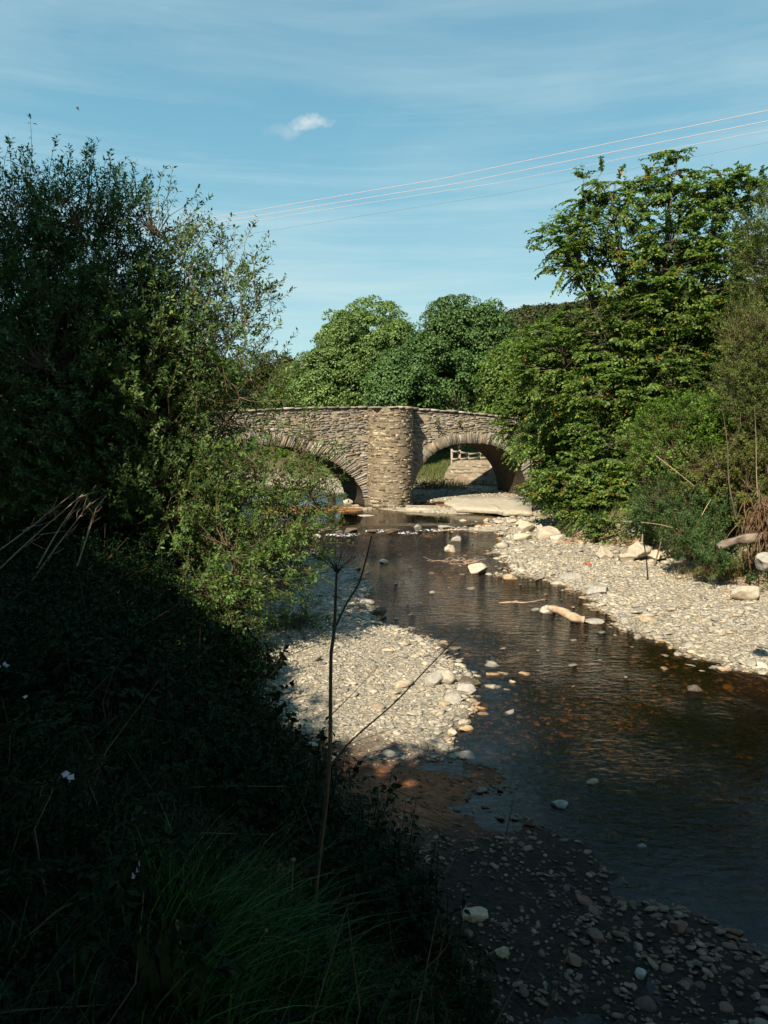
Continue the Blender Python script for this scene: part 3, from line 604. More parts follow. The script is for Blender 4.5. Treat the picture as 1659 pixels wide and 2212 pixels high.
acc = Acc(); zi = intr(SS); zt = btop(SS)-.9; n = len(SS); z_ = np.zeros(n)
rows = [np.stack([SS, z_, zi], -1), np.stack([SS, z_, zt+.9], -1), np.stack([SS, z_+.4, zt+.9], -1), np.stack([SS, z_+.4, zt], -1), np.stack([SS, z_+DEP, zt], -1), np.stack([SS, z_+DEP, zi], -1)]
V = np.stack(rows, 1); k = np.arange(n-1)[:, None]*6
F = np.concatenate([np.concatenate([k+a, k+6+a, k+6+(a+1) % 6, k+(a+1) % 6], 1) for a in range(5)])
acc.add(V, F); acc.build('wall', M['mortar'], bridge)
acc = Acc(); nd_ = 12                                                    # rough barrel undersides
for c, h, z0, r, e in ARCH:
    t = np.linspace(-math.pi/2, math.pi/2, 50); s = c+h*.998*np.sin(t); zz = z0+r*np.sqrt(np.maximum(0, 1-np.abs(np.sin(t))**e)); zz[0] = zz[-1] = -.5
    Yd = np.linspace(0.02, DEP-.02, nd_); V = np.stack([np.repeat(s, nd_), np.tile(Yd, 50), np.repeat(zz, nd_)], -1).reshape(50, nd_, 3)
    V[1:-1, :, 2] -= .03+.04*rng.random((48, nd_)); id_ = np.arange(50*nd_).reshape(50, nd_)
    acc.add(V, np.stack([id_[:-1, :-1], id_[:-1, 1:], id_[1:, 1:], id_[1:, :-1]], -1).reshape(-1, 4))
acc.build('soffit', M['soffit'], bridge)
def stones(acc, quad, fn, pr=(.02, .06), inset=.13):       # quad (N,4,2) in (s,z); fn(s,z,out)->xyz
    q = np.asarray(quad); n = len(q); c = q.mean(1, keepdims=True); j = rng.normal(0, .012, q.shape)
    base = q+j; front = c+(q-c)*(1-inset*np.array([1., 1.6]))+rng.normal(0, .010, q.shape)
    pz = rng.uniform(*pr, (n, 1))+rng.normal(0, .008, (n, 4)); V = np.concatenate([fn(base[..., 0], base[..., 1], np.zeros((n, 4))-.02), fn(front[..., 0], front[..., 1], pz)], 1)
    b = np.arange(n)[:, None]*8; F = [b+[4, 5, 6, 7]]+[b+[i, (i+1) % 4, 4+(i+1) % 4, 4+i] for i in range(4)]
    acc.add(V, np.concatenate(F))
def courses(s0, s1, z0, z1, hh=(.05, .13), ww=(.14, .5), wav=.06):
    Q = []; z = z0
    while z < z1:
        h = rng.uniform(*hh); s = s0-rng.uniform(0, .3)
        while s < s1:
            w = rng.uniform(*ww)*(.6+h*4.5); f = lambda x: wav*math.sin(x*.9+z*.7)+wav*.5*math.sin(x*2.3+z*2)
            a = rng.normal(0, .006); g_ = .010
            Q.append([(s+g_, z+f(s)+g_/2), (s+w-g_, z+f(s+w)+g_/2+a), (s+w-g_, z+h+f(s+w)-g_/2+a), (s+g_, z+h+f(s)-g_/2)]); s += w
        z += h
    return np.array(Q)
flat = lambda s, z, o_: np.stack([s, -o_, z], -1)
def inarch(s, z, off): return z < np.where(intr(s, off) > -.3, intr(s, off), -9)
Q = courses(-20, 14, -.1, 4.85, (.04, .14), (.12, .5), .09); c = Q.mean(1); RING = .5
Q = Q+rng.normal(0, .010, (len(Q), 1, 2)); ok = (rng.random(len(Q)) < .93) & (Q[:, :, 1].max(1) < btop(c[:, 0])-.08) & ~inarch(Q[:, 0, 0], Q[:, 0, 1], RING) & ~inarch(Q[:, 1, 0], Q[:, 1, 1], RING) & ~inarch(c[:, 0], c[:, 1], RING) & (np.abs(c[:, 0]) > 1.0)
acc = Acc(); stones(acc, Q[ok], flat, (.0, .05)); acc.build('spandrel_stones', M['stone'], bridge)
for c0, h, z0, r, e in ARCH:
    acc = Acc(); Q = []; t = -math.pi/2+.02
    def pt(t, off): return np.array([c0+(h+off)*math.sin(t), z0+(r+off)*math.sqrt(max(0, 1-abs(math.sin(t))**e))])
    while t < math.pi/2-.03:
        w = rng.uniform(.05, .12); dt = .001
        ds = np.linalg.norm(pt(t+dt, 0)-pt(t, 0))/dt; t2 = t+w/ds; o1 = RING+rng.normal(0, .08); o0 = -.02+rng.normal(0, .015)
        if h > 5: o1 += .12
        a, b_ = pt(t, o0), pt(t2, o0); c_, d_ = pt(t2, o1), pt(t, o1)
        if c_[1] < btop(c0)-.3: Q.append([a+(b_-a)*.05, b_-(b_-a)*.05, c_, d_])
        t = t2
    Q = np.array(Q); Q = Q[(np.abs(Q[:, :, 0].mean(1)) > 1.0)]
    stones(acc, Q, flat, (.0, .045), .05); acc.build('arch_ring', M['stone'], bridge)
# rounded pier
PR = 1.13
def cyl(s, z, o_): a = s/PR; r = PR*(1+.035*(1-z/4.9))+o_; return np.stack([-r*np.cos(a), -.16-r*np.sin(a), z], -1)
acc = Acc(); ns, nz = 40, 16; a = np.linspace(-.45, math.pi+.45, ns); zz = np.linspace(-.4, float(btop(0))-.03, nz)
A_, Z_ = np.meshgrid(a*PR, zz, indexing='ij'); V = cyl(A_, Z_, 0*A_-.0); id_ = np.arange(ns*nz).reshape(ns, nz)
acc.add(V, np.stack([id_[:-1, :-1], id_[1:, :-1], id_[1:, 1:], id_[:-1, 1:]], -1).reshape(-1, 4))
tp = float(btop(0))-.03; V = np.concatenate([[[0, -.1, tp]], cyl(a*PR, a*0+tp, a*0)]); i_ = np.arange(1, ns)
acc.add(V, np.stack([0*i_, i_+1, i_], -1)[:ns-1])
acc.build('pier', M['mortar'], bridge)
acc = Acc(); 
for lay in range(2):
    Q = courses(-.35, PR*math.pi+.35, -.2, tp-.1, (.045, .19), (.12, .38), .07); Q = Q+rng.normal(0, .02, (len(Q), 1, 2))
    stones(acc, Q[rng.random(len(Q)) < .55], cyl, (-.02, .045), .2); acc.build('pier_stones', M['pier'], bridge)
# coping slabs of the parapet, set on edge
acc = Acc(); s = -20.
while s < 14:
    w = rng.uniform(.25, .7); c0, c1 = float(btop(s)), float(btop(s+w)); h = rng.uniform(.05, .11); y0, y1 = -.07-rng.uniform(0, .04), .45
    if abs(s+w/2) < 1.35: y0 = -.2-math.sqrt(max(.01, 1.16**2-min(abs(s+w/2), 1.15)**2))
    V = np.array([(s+.01, y0, c0-.07), (s+w-.01, y0, c1-.07), (s+w-.01, y1, c1-.07), (s+.01, y1, c0-.07), (s+.02, y0+.02, c0+h-.06), (s+w-.02, y0+.02, c1+h-.06), (s+w-.02, y1, c1+h-.06), (s+.02, y1, c0+h-.06)])+rng.normal(0, .008, (8, 3))
    acc.add(V, [[0, 1, 5, 4], [1, 2, 6, 5], [2, 3, 7, 6], [3, 0, 4, 7], [4, 5, 6, 7], [3, 2, 1, 0]]); s += w
acc.build('coping', M['stone'], bridge)

# ------------------------------------------------------------------ stones and rocks
def icos(sub):
    bm = bmesh.new(); bmesh.ops.create_icosphere(bm, subdivisions=sub, radius=1); V = np.array([v.co[:] for v in bm.verts]); F = np.array([[v.index for v in f.verts] for f in bm.faces]); bm.free(); return V, F
def rockify(V, cuts=7, nz=.12, seed=None):
    r = rng if seed is None else np.random.default_rng(seed); V = V.copy()
    for _ in range(cuts):
        d = nrm(r.normal(size=3)); lim = r.uniform(.5, .85); p = V@d; V -= np.where(p > lim, p-lim, 0)[:, None]*d
    return V*(1+r.normal(0, nz*.25, (len(V), 1)))
I1, F1 = icos(1); I2, F2 = icos(2); I4, F4 = icos(4)
def scatter_stones(acc, X, Y, size, sub, zoff=.0, flat_=(.22, .5), water=False):
    V0, F0 = (I1, F1) if sub == 1 else (I2, F2); var = np.stack([rockify(V0, 6 if sub == 2 else 4, .3) for _ in range(14)])
    n = len(X); Z = height(X, Y); Z = np.maximum(Z, wlevel(Y)-size*.06) if water else Z; k = rng.integers(0, 14, n); S = np.stack([size, size*rng.uniform(.5, .9, n), size*rng.uniform(*flat_, n)], -1)*.5
    V = var[k]*S[:, None]; a = rng.uniform(0, 6.28, n); tx, ty = rng.normal(0, .16, n), rng.normal(0, .16, n)
    V[..., 2] += V[..., 0]*tx[:, None]+V[..., 1]*ty[:, None]
    c, s = np.cos(a)[:, None], np.sin(a)[:, None]; x, y = V[..., 0]*c-V[..., 1]*s, V[..., 0]*s+V[..., 1]*c
    V = np.stack([x+X[:, None], y+Y[:, None], V[..., 2]+(Z+S[:, 2]*.45+zoff)[:, None]], -1)
    b = np.arange(n)[:, None, None]*V.shape[1]; acc.add(V, (F0[None]+b).reshape(-1, 3))
def field(n, x0, x1, y0, y1):
    X = rng.uniform(x0, x1, n); Y = rng.uniform(y0, y1, n); k = np.abs(X)/np.maximum(Y, .1) < .62; return X[k], Y[k]
acc = Acc()
X, Y = field(125000, -4, 12, 3.5, 22); h, dw, bl, br, bf = height(X, Y, True)
k = (bl < .5) & (br < .6) & ((dw > -.25) | (rng.random(len(X)) < .42)); X, Y, dw = X[k], Y[k], dw[k]
fine = (X < 2.6) & (dw > .45); sz = np.exp(rng.normal(0, .42, len(X)))*np.where(fine, .046, np.where(X > 2.6, .068, .064)); near = Y < 11
mud = rng.random(len(X)) < MUD(X, Y); macc = Acc(); k = near & mud & ((rng.random(len(X)) < np.where(Y > 6.8, .34, .18)) | ((vnoise(X, Y, .6, 31) > .66) & (rng.random(len(X)) < .5)) | ((Y < 5.4+.3*X) & (rng.random(len(X)) < .75)))
scatter_stones(macc, X[k], Y[k], sz[k]*.8, 2, flat_=(.15, .35)); tag(macc.build('muddy_gravel', M['mudpebble']), 'brown silt-coated pebbles half sunk in the dark wet mud of the shaded near shore', 'gravel', kind='stuff')
near &= ~mud; big = near & (sz > .07); scatter_stones(acc, X[big], Y[big], sz[big], 2, flat_=(.15, .38)); big = near & (sz <= .07); scatter_stones(acc, X[big], Y[big], sz[big], 1, flat_=(.15, .4)); near2 = Y < 11; scatter_stones(acc, X[~near2], Y[~near2], sz[~near2]*1.1, 1, flat_=(.13, .35))
X, Y = field(30000, -14, 12, 20, 52); h, dw, bl, br, bf = height(X, Y, True)
k = (bl < .5) & (br < .6) & (bf < .5) & ((dw > -.25) | (rng.random(len(X)) < .35)); X, Y = X[k], Y[k]
scatter_stones(acc, X, Y, np.exp(rng.normal(math.log(.125), .42, len(X))), 1)
X, Y = field(5200, -4, 12, 4, 34); h, dw, bl, br, bf = height(X, Y, True)      # bigger slabs, mostly by the waterline
k = (bl < .2) & (br < .3) & (Y > 8.2) & (rng.random(len(X)) < np.exp(-(dw/.7)**2)*.8+.12); X, Y = X[k], Y[k]
scatter_stones(acc, X, Y, np.exp(rng.normal(math.log(.19), .3, len(X))), 2, flat_=(.15, .38))
X, Y = field(2600, -3, 10, 9.5, 33); h, dw, bl, br, bf = height(X, Y, True)
k = (dw < 0) & (rng.random(len(X)) < np.exp(dw/.8)*.35+.25*np.exp(-((Y-28.6)/.5)**2)+.5*np.maximum(0, vnoise(X, Y, 1.5, 61)-.72)); X, Y = X[k], Y[k]
scatter_stones(acc, X, Y, np.exp(rng.normal(math.log(.13), .4, len(X))), 2, flat_=(.12, .26), water=True)
tag(acc.build('gravel', M['pebble']), 'flat grey and tan slate pebbles covering the bars and the stream bed', 'gravel', kind='stuff')
def rock(u, v, w, hpx, mat, label, group=None, name='rock', seed=None, z=None, depth=.8, sink=.25, y=None):
    zz = 0. if z is None else z; p = G(u, v, zz)
    if z is None: zz = max(float(height(p[0], p[1])), float(wlevel(p[1]))-.05); p = G(u, v, zz)
    s = w*p[1]/FPX; hh = hpx*p[1]/FPX; V = rockify(I4, 16, .0, seed if seed else int(u*7+v))
    for i in range(len(V)): V[i] *= 1+.10*mnoise.noise(Vector(V[i]*1.7)+Vector((u, v, 0)))+.035*mnoise.noise(Vector(V[i]*6))
    ext = V.max(0)-V.min(0); V = V/ext*[s, s*depth, hh*(1+sink)]; V[:, 2] -= V[:, 2].min()+hh*sink
    A = Acc(); A.add(V, F4); o_ = A.build(name, M[mat], smooth=True); o_.location = (p[0], p[1]+s*depth*.25, zz); return tag(o_, label, 'rock', group)
grp = 'rocks in the stream'
for r_ in [
 (973, 1196, 26, 20, 'rock', 'white blocky rock in mid-stream with twigs caught below it'),
 (1030, 1242, 44, 26, 'rock', 'pale pointed rock lying mid-stream, left of the round tan one'),
 (1100, 1256, 34, 15, 'tanrock', 'rounded tan boulder in the stream, right of the pale pointed rock'),
 (684, 1168, 26, 14, 'rock', 'white rock by the willow tips at the left end of the riffle'),
 (831, 1220, 22, 12, 'rock', 'small white rock near the top of the dark leaning stem'),
 (985, 1172, 24, 14, 'greyrock', 'pale grey rock just below the riffle'),
 (820, 1330, 34, 20, 'darkrock', 'dark wet brown rock at the edge of the blue water'),
 (890, 1334, 24, 8, 'darkrock', 'low dark rock barely above the water right of the brown one'),
 (1188, 1330, 36, 22, 'greyrock', 'grey rock propping up the left end of the driftwood'),
 (1065, 1466, 34, 10, 'tanrock', 'flat tan stone at the left of the row in the stream'),
 (1094, 1464, 46, 9, 'rock', 'long pale stone in the middle of the row in the stream'),
 (1138, 1464, 36, 11, 'tanrock', 'flat tan and red stone at the right end of the row'),
 (1108, 1482, 20, 13, 'rock', 'small round white stone below the row in the stream'),
 (1098, 1497, 20, 9, 'greyrock', 'little pale stone beneath the round white one'),
 (1060, 1492, 34, 12, 'greyrock', 'flat grey stone at the tip of the left gravel bar'),
 (1010, 1478, 54, 12, 'darkrock', 'dark slab of slate beside the big pale rock on the bar'),
 (1007, 1500, 44, 22, 'greyrock', 'grey stone below the dark slate slab at the waterline'),
 (1003, 1570, 32, 14, 'rock', 'pale stone at the inner edge of the shaded water'),
 (1004, 1582, 34, 14, 'tanrock', 'tan stone just below the pale one at the shaded water edge'),
 (1281, 1702, 30, 18, 'tanrock', 'lone pale brown rock standing in the shaded water'),
 (1210, 1752, 40, 22, 'greyrock', 'angular grey stone at the shore of the shaded water'),
 (1330, 1812, 32, 11, 'tanrock', 'right one of two small pale stones in the shallow shaded water'),
 (1300, 1812, 26, 11, 'tanrock', 'left one of two small pale stones in the shallow shaded water'),
 (1389, 1842, 22, 18, 'greyrock', 'upright oval grey stone in the shaded shallows'),
 (1422, 1858, 22, 10, 'greyrock', 'small light stone right of the upright oval one'),
 (1148, 1786, 26, 22, 'mudpebble', 'brown egg-shaped stone on the shaded gravel'),
 (1395, 1820, 28, 10, 'greyrock', 'low grey stone above the upright oval one'),
 (930, 1243, 22, 6, 'greyrock', 'thin flat stone awash in mid-stream'),
 (1500, 1500, 34, 20, 'darkrock', 'dark brown block in the sunlit shallows at the right'),
 (1240, 1390, 26, 8, 'greyrock', 'flat pale stone alone in the shallows below the driftwood'),
 ]: rock(*r_, group=grp)
grp = 'rocks on the gravel bars'
for r_ in [
 (962, 1476, 52, 30, 'rock', 'large pale rock at the water edge of the left gravel bar'),
 (935, 1480, 44, 28, 'greyrock', 'grey rock leaning on the large pale one on the left bar'),
 (1616, 1298, 68, 34, 'rock', 'big cream boulder on the right gravel bar below the dry grass'),
 (1307, 1206, 38, 24, 'rock', 'tilted pale slab rock under the big tree on the right bar'),
 (1385, 1200, 60, 30, 'rock', 'cream outcrop boulder at the top of the right bar, largest of its cluster'),
 (1420, 1208, 44, 20, 'rock', 'cream boulder right of the largest in the cluster at the top of the bar'),
 (1355, 1212, 42, 18, 'rock', 'cream boulder left of the largest in the cluster at the top of the bar'),
 (1445, 1200, 30, 14, 'tanrock', 'tan stone at the right end of the pale boulder cluster'),
 (1135, 1150, 40, 24, 'rock', 'white boulder topping the pile by the right waterline'),
 (1180, 1165, 54, 28, 'rock', 'biggest white boulder of the pile by the right waterline'),
 (1130, 1168, 44, 16, 'rock', 'low white boulder at the left foot of the waterline pile'),
 (1205, 1172, 38, 18, 'rock', 'white boulder at the right foot of the waterline pile'),
 (1160, 1147, 34, 16, 'rock', 'cream stone behind the white boulder pile'),
 (1272, 1222, 16, 9, 'redrock', 'small red brick-like stone on the right gravel bar'),
 (1290, 1352, 50, 12, 'greyrock', 'long flat stone right of the driftwood'),
 (1235, 1252, 50, 14, 'greyrock', 'flat pale slab at the right waterline above the driftwood'),
 (1290, 1282, 54, 16, 'greyrock', 'grey slab at the right waterline behind the driftwood'),
 (1400, 1345, 38, 12, 'tanrock', 'tan cobble resting near the water on the right bar'),
 (1655, 1228, 40, 34, 'greyrock', 'smooth grey boulder at the right edge below the hanging roots'),
 (1030, 1990, 66, 22, 'tanrock', 'large pale rock among weeds on the shaded shore'),
 (1085, 2070, 34, 24, 'tanrock', 'smaller rock below the large pale one on the shaded shore'),
 (1465, 2012, 44, 22, 'mudpebble', 'wedge-shaped brown stone on the shaded near shore'),
 (1385, 2115, 30, 18, 'greyrock', 'round grey cobble on the near shore'),
 (1290, 2035, 40, 22, 'mudpebble', 'brown flat cobble on the near shore left of the wedge-shaped one'),
 (1240, 2085, 42, 20, 'mudpebble', 'rust brown cobble lower on the near shore'),
 ]: rock(*r_, group=grp)
grp = 'stones of the riffle'
for i, (u, v, w, h, mt, lb) in enumerate([
 (735, 1152, 20, 7, 'darkrock', 'dark stone at the left of the riffle above the foam'), (760, 1150, 30, 10, 'darkrock', 'second dark stone from the left in the riffle'), (806, 1152, 24, 8, 'darkrock', 'dark stone in the riffle left of the pointed grey one'),
 (848, 1152, 36, 9, 'darkrock', 'wide dark stone of the riffle, below the pointed one'), (902, 1148, 18, 15, 'greyrock', 'pointed grey stone standing up in the riffle'), (960, 1142, 34, 7, 'greyrock', 'flat brown-grey stone of the riffle left of the gravel spit end'),
 (700, 1148, 24, 8, 'darkrock', 'dark stone at the far left end of the riffle'), (1000, 1146, 28, 8, 'darkrock', 'low dark stone at the right part of the riffle'), (1036, 1142, 24, 8, 'tanrock', 'tan stone at the right end of the riffle')]):
    rock(u, v, w, h, mt, lb, grp, z=.05)
# stones round the pier foot and pool
grp = 'stones by the pier and the pool'
for (u, v, w, h, mt, lb) in [
 (750, 1090, 22, 12, 'rock', 'white stones heap at the left foot of the pier'), (765, 1098, 20, 8, 'tanrock', 'tan stone just below the pier foot'), (800, 1103, 20, 7, 'rock', 'pale stone at the tip of the pier foot'),
 (790, 1117, 40, 5, 'rock', 'thin pale slab awash in the calm pool before the pier'), (1062, 1112, 20, 11, 'rock', 'white pointed stone below the concrete apron'), (1050, 1128, 14, 9, 'tanrock', 'tan round stone in the pool below the concrete apron'),
 (1000, 1128, 16, 6, 'rock', 'small pale stone where the gravel spit ends'), (1078, 1132, 26, 9, 'rock', 'pale stone in the row right of the pool'), (1105, 1130, 26, 9, 'rock', 'pale stone further right in the row by the pool'),
 (1130, 1134, 30, 10, 'rock', 'broad pale stone at the right end of the row by the pool'), (1052, 1137, 20, 6, 'redrock', 'red brick fragment in the row by the pool')]:
    rock(u, v, w, h, mt, lb, grp)
# concrete apron in two slabs and the algae covered one
def slab(name, label, pts, z0, z1, mat, cat='slab', group=None):
    q = np.array([G(u, v, z1)[:2] for u, v in pts]); n0 = len(q); A = np.repeat(q, 5, 0)+(np.roll(q, -1, 0)-q).repeat(5, 0)*np.tile(np.arange(5)/5, n0)[:, None]; A = A+rng.normal(0, .05, A.shape); n = len(A); c = A.mean(0)
    rows = [np.c_[(A-c)*.97+c, np.full(n, z0)], np.c_[A, np.full(n, z1-.06)+rng.normal(0, .015, n)], np.c_[(A-c)*.985+c, np.full(n, z1)+rng.normal(0, .008, n)], np.c_[(A-c)*.5+c, np.full(n, z1+.02)+rng.normal(0, .01, n)], np.c_[(A-c)*.0+c, np.full(n, z1+.02)]]
    acc = Acc(); V = np.stack(rows, 0).reshape(-1, 3); f = []
    for r_ in range(4):
        i = np.arange(n); f.append(np.stack([r_*n+i, r_*n+(i+1) % n, (r_+1)*n+(i+1) % n, (r_+1)*n+i], -1))
    acc.add(V, np.concatenate(f)); o_ = acc.build(name, M[mat], smooth=False, origin=(c[0], c[1], 0)); o_.location = (c[0], c[1], 0); return tag(o_, label, cat, group)
slab('concrete_slab', 'large pale undercut concrete slab under the right arch', [(985, 1098), (1075, 1102), (1085, 1106), (1152, 1107), (1150, 1082), (1120, 1073), (985, 1072), (960, 1086)], .16, .33, 'conc', group='slabs at the bridge foot')
slab('concrete_slab', 'narrow pale concrete ledge at the right foot of the pier', [(880, 1099), (945, 1100), (940, 1091), (878, 1091)], .05, .22, 'conc', group='slabs at the bridge foot')
slab('concrete_slab', 'rust brown algae-covered slab between the two pale ones', [(942, 1101), (985, 1100), (965, 1088), (940, 1088)], .03, .20, 'algae', group='slabs at the bridge foot')
slab('concrete_slab', 'rust brown stone sill across the water left of the pier', [(560, 1104), (700, 1105), (780, 1102), (780, 1092), (700, 1091), (560, 1093)], .0, .16, 'algae', group='slabs at the bridge foot')

# ------------------------------------------------------------------ beyond the right arch
wl = empty('retaining_wall', (*P(1000, 1055, 47.2)[:2], .3), 'pale mortared stone wall with a rounded end seen through the right arch', 'wall')
w0 = np.array(P(957, 1050, 47.6)); w1 = np.array(P(1125, 1060, 46.0)); dx = w1-w0; Lw = np.linalg.norm(dx[:2]); t_ = dx[:2]/Lw; n_ = np.array([t_[1], -t_[0]])
def wtop(s): return .5+1.45*np.sqrt(np.clip(1-np.clip(1-s/1.1, 0, 1)**2, 0, 1))+.02*s
def wfn(s, z, o_): return np.stack([w0[0]+t_[0]*s+n_[0]*o_, w0[1]+t_[1]*s+n_[1]*o_, z], -1)-np.array(wl.location)
acc = Acc(); s = np.concatenate([np.linspace(0, 1.1, 10), np.linspace(1.4, Lw, 8)]); n = len(s); V = np.stack([wfn(s, 0*s-.1, 0*s), wfn(s, wtop(s), 0*s), wfn(s, wtop(s), 0*s-.6), wfn(s, 0*s-.1, 0*s-.6)], 1); k = np.arange(n-1)[:, None]*4
acc.add(V, np.concatenate([np.concatenate([k+a, k+4+a, k+5+a, k+1+a], 1) for a in range(3)]+[np.array([[0, 1, 2, 3]])])); acc.build('wall_core', M['mortar'], wl)
Q = courses(0, Lw, .0, 2.1, (.13, .3), (.2, .5), .05); Q = Q+rng.normal(0, .02, Q.shape); c = Q.mean(1); Q = Q[Q[:, :, 1].max(1) < wtop(Q[:, :, 0].min(1))]; acc = Acc(); stones(acc, Q, wfn, (-.01, .03), .12); acc.build('wall_stones', M['wallst'], wl)
fb = P(976, 1000, 50); fence = empty('wooden_fence', (fb[0], fb[1], 1.2), 'short weathered post and rail fence above the wall seen through the right arch', 'fence')
fp = [P(976, 1004, 50), P(993, 1002, 50.4), P(1011, 998, 51), P(1036, 996, 52), P(1068, 994, 53.2)]; ft = [P(976, 970, 50), P(993, 972, 50.4), P(1011, 978, 51), P(1036, 977, 52), P(1068, 978, 53.2)]
def beam(a, b_, w, h):
    a, b_ = np.array(a, float), np.array(b_, float); d = nrm(b_-a); s_ = np.cross(d, [0, 0, 1.]); s_ = np.array([1., 0, 0]) if np.linalg.norm(s_) < .2 else nrm(s_); u_ = np.cross(s_, d)
    A = Acc(); V = [p_+s_*w*i/2+u_*h*j/2 for p_ in (a, b_) for i, j in ((-1, -1), (1, -1), (1, 1), (-1, 1))]; A.add(V, [[0, 1, 5, 4], [1, 2, 6, 5], [2, 3, 7, 6], [3, 0, 4, 7], [3, 2, 1, 0], [4, 5, 6, 7]]); return A
fl = np.array(fence.location)
for a, b_ in zip(fp, ft): beam(a-[0, 0, .9]-fl, b_-fl, .13, .13).build('post', M['wood'], fence)
for fr_ in (.35, .85):
    for i in range(4): beam(fp[i]+(ft[i]-fp[i])*fr_-[0, .09, 0]-fl, fp[i+1]+(ft[i+1]-fp[i+1])*(fr_)-[0, .09, 0]-fl, .05, .13).build('rail', M['wood'], fence)

# ------------------------------------------------------------------ driftwood, logs, dead stems
def stick(name, label, cat, pts, rads, mat, group=None, k=8, jit=.01, side=None):
    pts = np.array(pts, float); A = Acc(); p2 = pts-pts[0]; tube(A, p2, rads, k, jit)
    n = len(A.v[0])//k                                                    # end caps
    V = A.v[0]; A.v = [V]; capA = V[:k].mean(0); capB = V[-k:].mean(0); i = np.arange(k)
    A.add(np.concatenate([V[:k], [capA]]), np.stack([i, (i+1) % k, 0*i+k], -1)[:, ::-1]); A.add(np.concatenate([V[-k:], [capB]]), np.stack([i, (i+1) % k, 0*i+k], -1))
    if side:
        for sp_ in side: tube(A, np.array(sp_[0])-pts[0], sp_[1], 5, jit*.6)
    o_ = A.build(name, M[mat], smooth=True); o_.location = pts[0]; return tag(o_, label, cat, group)
def gz_(u, v, e=.0):
    p = G(u, v, .15); return G(u, v, max(float(height(p[0], p[1])), 0)+e)
stick('driftwood_log', 'pale bleached driftwood log propped on a grey rock at the right waterline', 'log', [gz_(1184, 1312, .22), gz_(1215, 1322, .14), gz_(1238, 1334, .08), gz_(1260, 1340, .03)], [.04, .085, .075, .095, .085, .10, .07, .08], 'drift', k=14, jit=.010)
stick('fallen_branch', 'thin brown branch lying in the shallows left of the driftwood', 'branch', [gz_(1078, 1302, .05), gz_(1105, 1300, .09), gz_(1140, 1302, .05), gz_(1180, 1294, .05)], [.012, .02, .016, .008], 'drift', 'loose branches')
stick('fallen_branch', 'pale twisted branch lying across stones right of the riffle', 'branch', [gz_(935, 1148, .06), gz_(985, 1144, .14), gz_(1035, 1146, .08)], [.015, .03, .015], 'drift', 'loose branches')
lg = P(1550, 1182, 17.3); le = P(1640, 1158, 17.2)
stick('rotten_log', 'grey and brown rotten log jutting out of the right bank', 'log', [le+[1.2, .4, .1], le, (lg+le)/2+[0, 0, .02], lg], [.12, .13, .10, .115, .085, .10, .07], 'log', k=16, jit=.035)
acc = Acc(); c = P(1650, 1120, 17.3)                                     # matted roots hanging from the bank
for i in range(260):
    a = c+rng.normal(0, 1, 3)*[.2, .2, .3]; b_ = a+[rng.normal(0, .12), rng.normal(-.05, .08), -rng.uniform(.2, .75)]
    tube(acc, [a, (a+b_)/2+rng.normal(0, .06, 3), b_], [.016, .012, .005], 4)
o_ = acc.build('root_tangle', M['roots'], origin=c); o_.location = c; tag(o_, 'brown mass of hanging roots and debris behind the rotten log', 'roots')
for lb, a, b_ in (('pale broken stick poking up from the thicket behind the log', (1508, 1130), (1536, 1078)), ('slanting pale stick half hidden in the brown thicket', (1418, 985), (1500, 1050)), ('thin straw coloured cane arching over the herbs', (1470, 1145), (1385, 1128))):
    stick('loose_stick', lb, 'stick', [P(*a, 18.9), (P(*a, 18.9)+P(*b_, 18.9))/2+[0, 0, .02], P(*b_, 18.9)], [.011, .010, .005], 'palestem', 'dead sticks on the right bank', k=6)
stick('bare_sapling', 'thin dark bare sapling at the right edge before the sallow', 'sapling', [P(1590, 1120, 18.5), P(1575, 1040, 18.6), P(1570, 960, 18.7), P(1560, 880, 18.8)], [.02, .016, .011, .004], 'bark', 'bare saplings', k=6, jit=.02,
      side=[([P(1575, 1040, 18.6), P(1550, 1000, 18.5), P(1535, 950, 18.5)], [.012, .004]), ([P(1571, 980, 18.7), P(1595, 930, 18.6), P(1600, 890, 18.6)], [.012, .004])])
stick('bare_sapling', 'thin pale bare sapling nearest the right edge', 'sapling', [P(1640, 1130, 18.2), P(1636, 1030, 18.4), P(1634, 950, 18.5), P(1630, 880, 18.5)], [.018, .014, .01, .004], 'palebark', 'bare saplings', k=6, jit=.015)
stick('dead_sapling', 'single bare upright stem on the gravel below the big tree', 'stem', [gz_(1387, 1172), P(1389, 1140, G(1387, 1172, .3)[1]), P(1386, 1112, G(1387, 1172, .3)[1])], [.02, .015, .01], 'palestem', k=5)
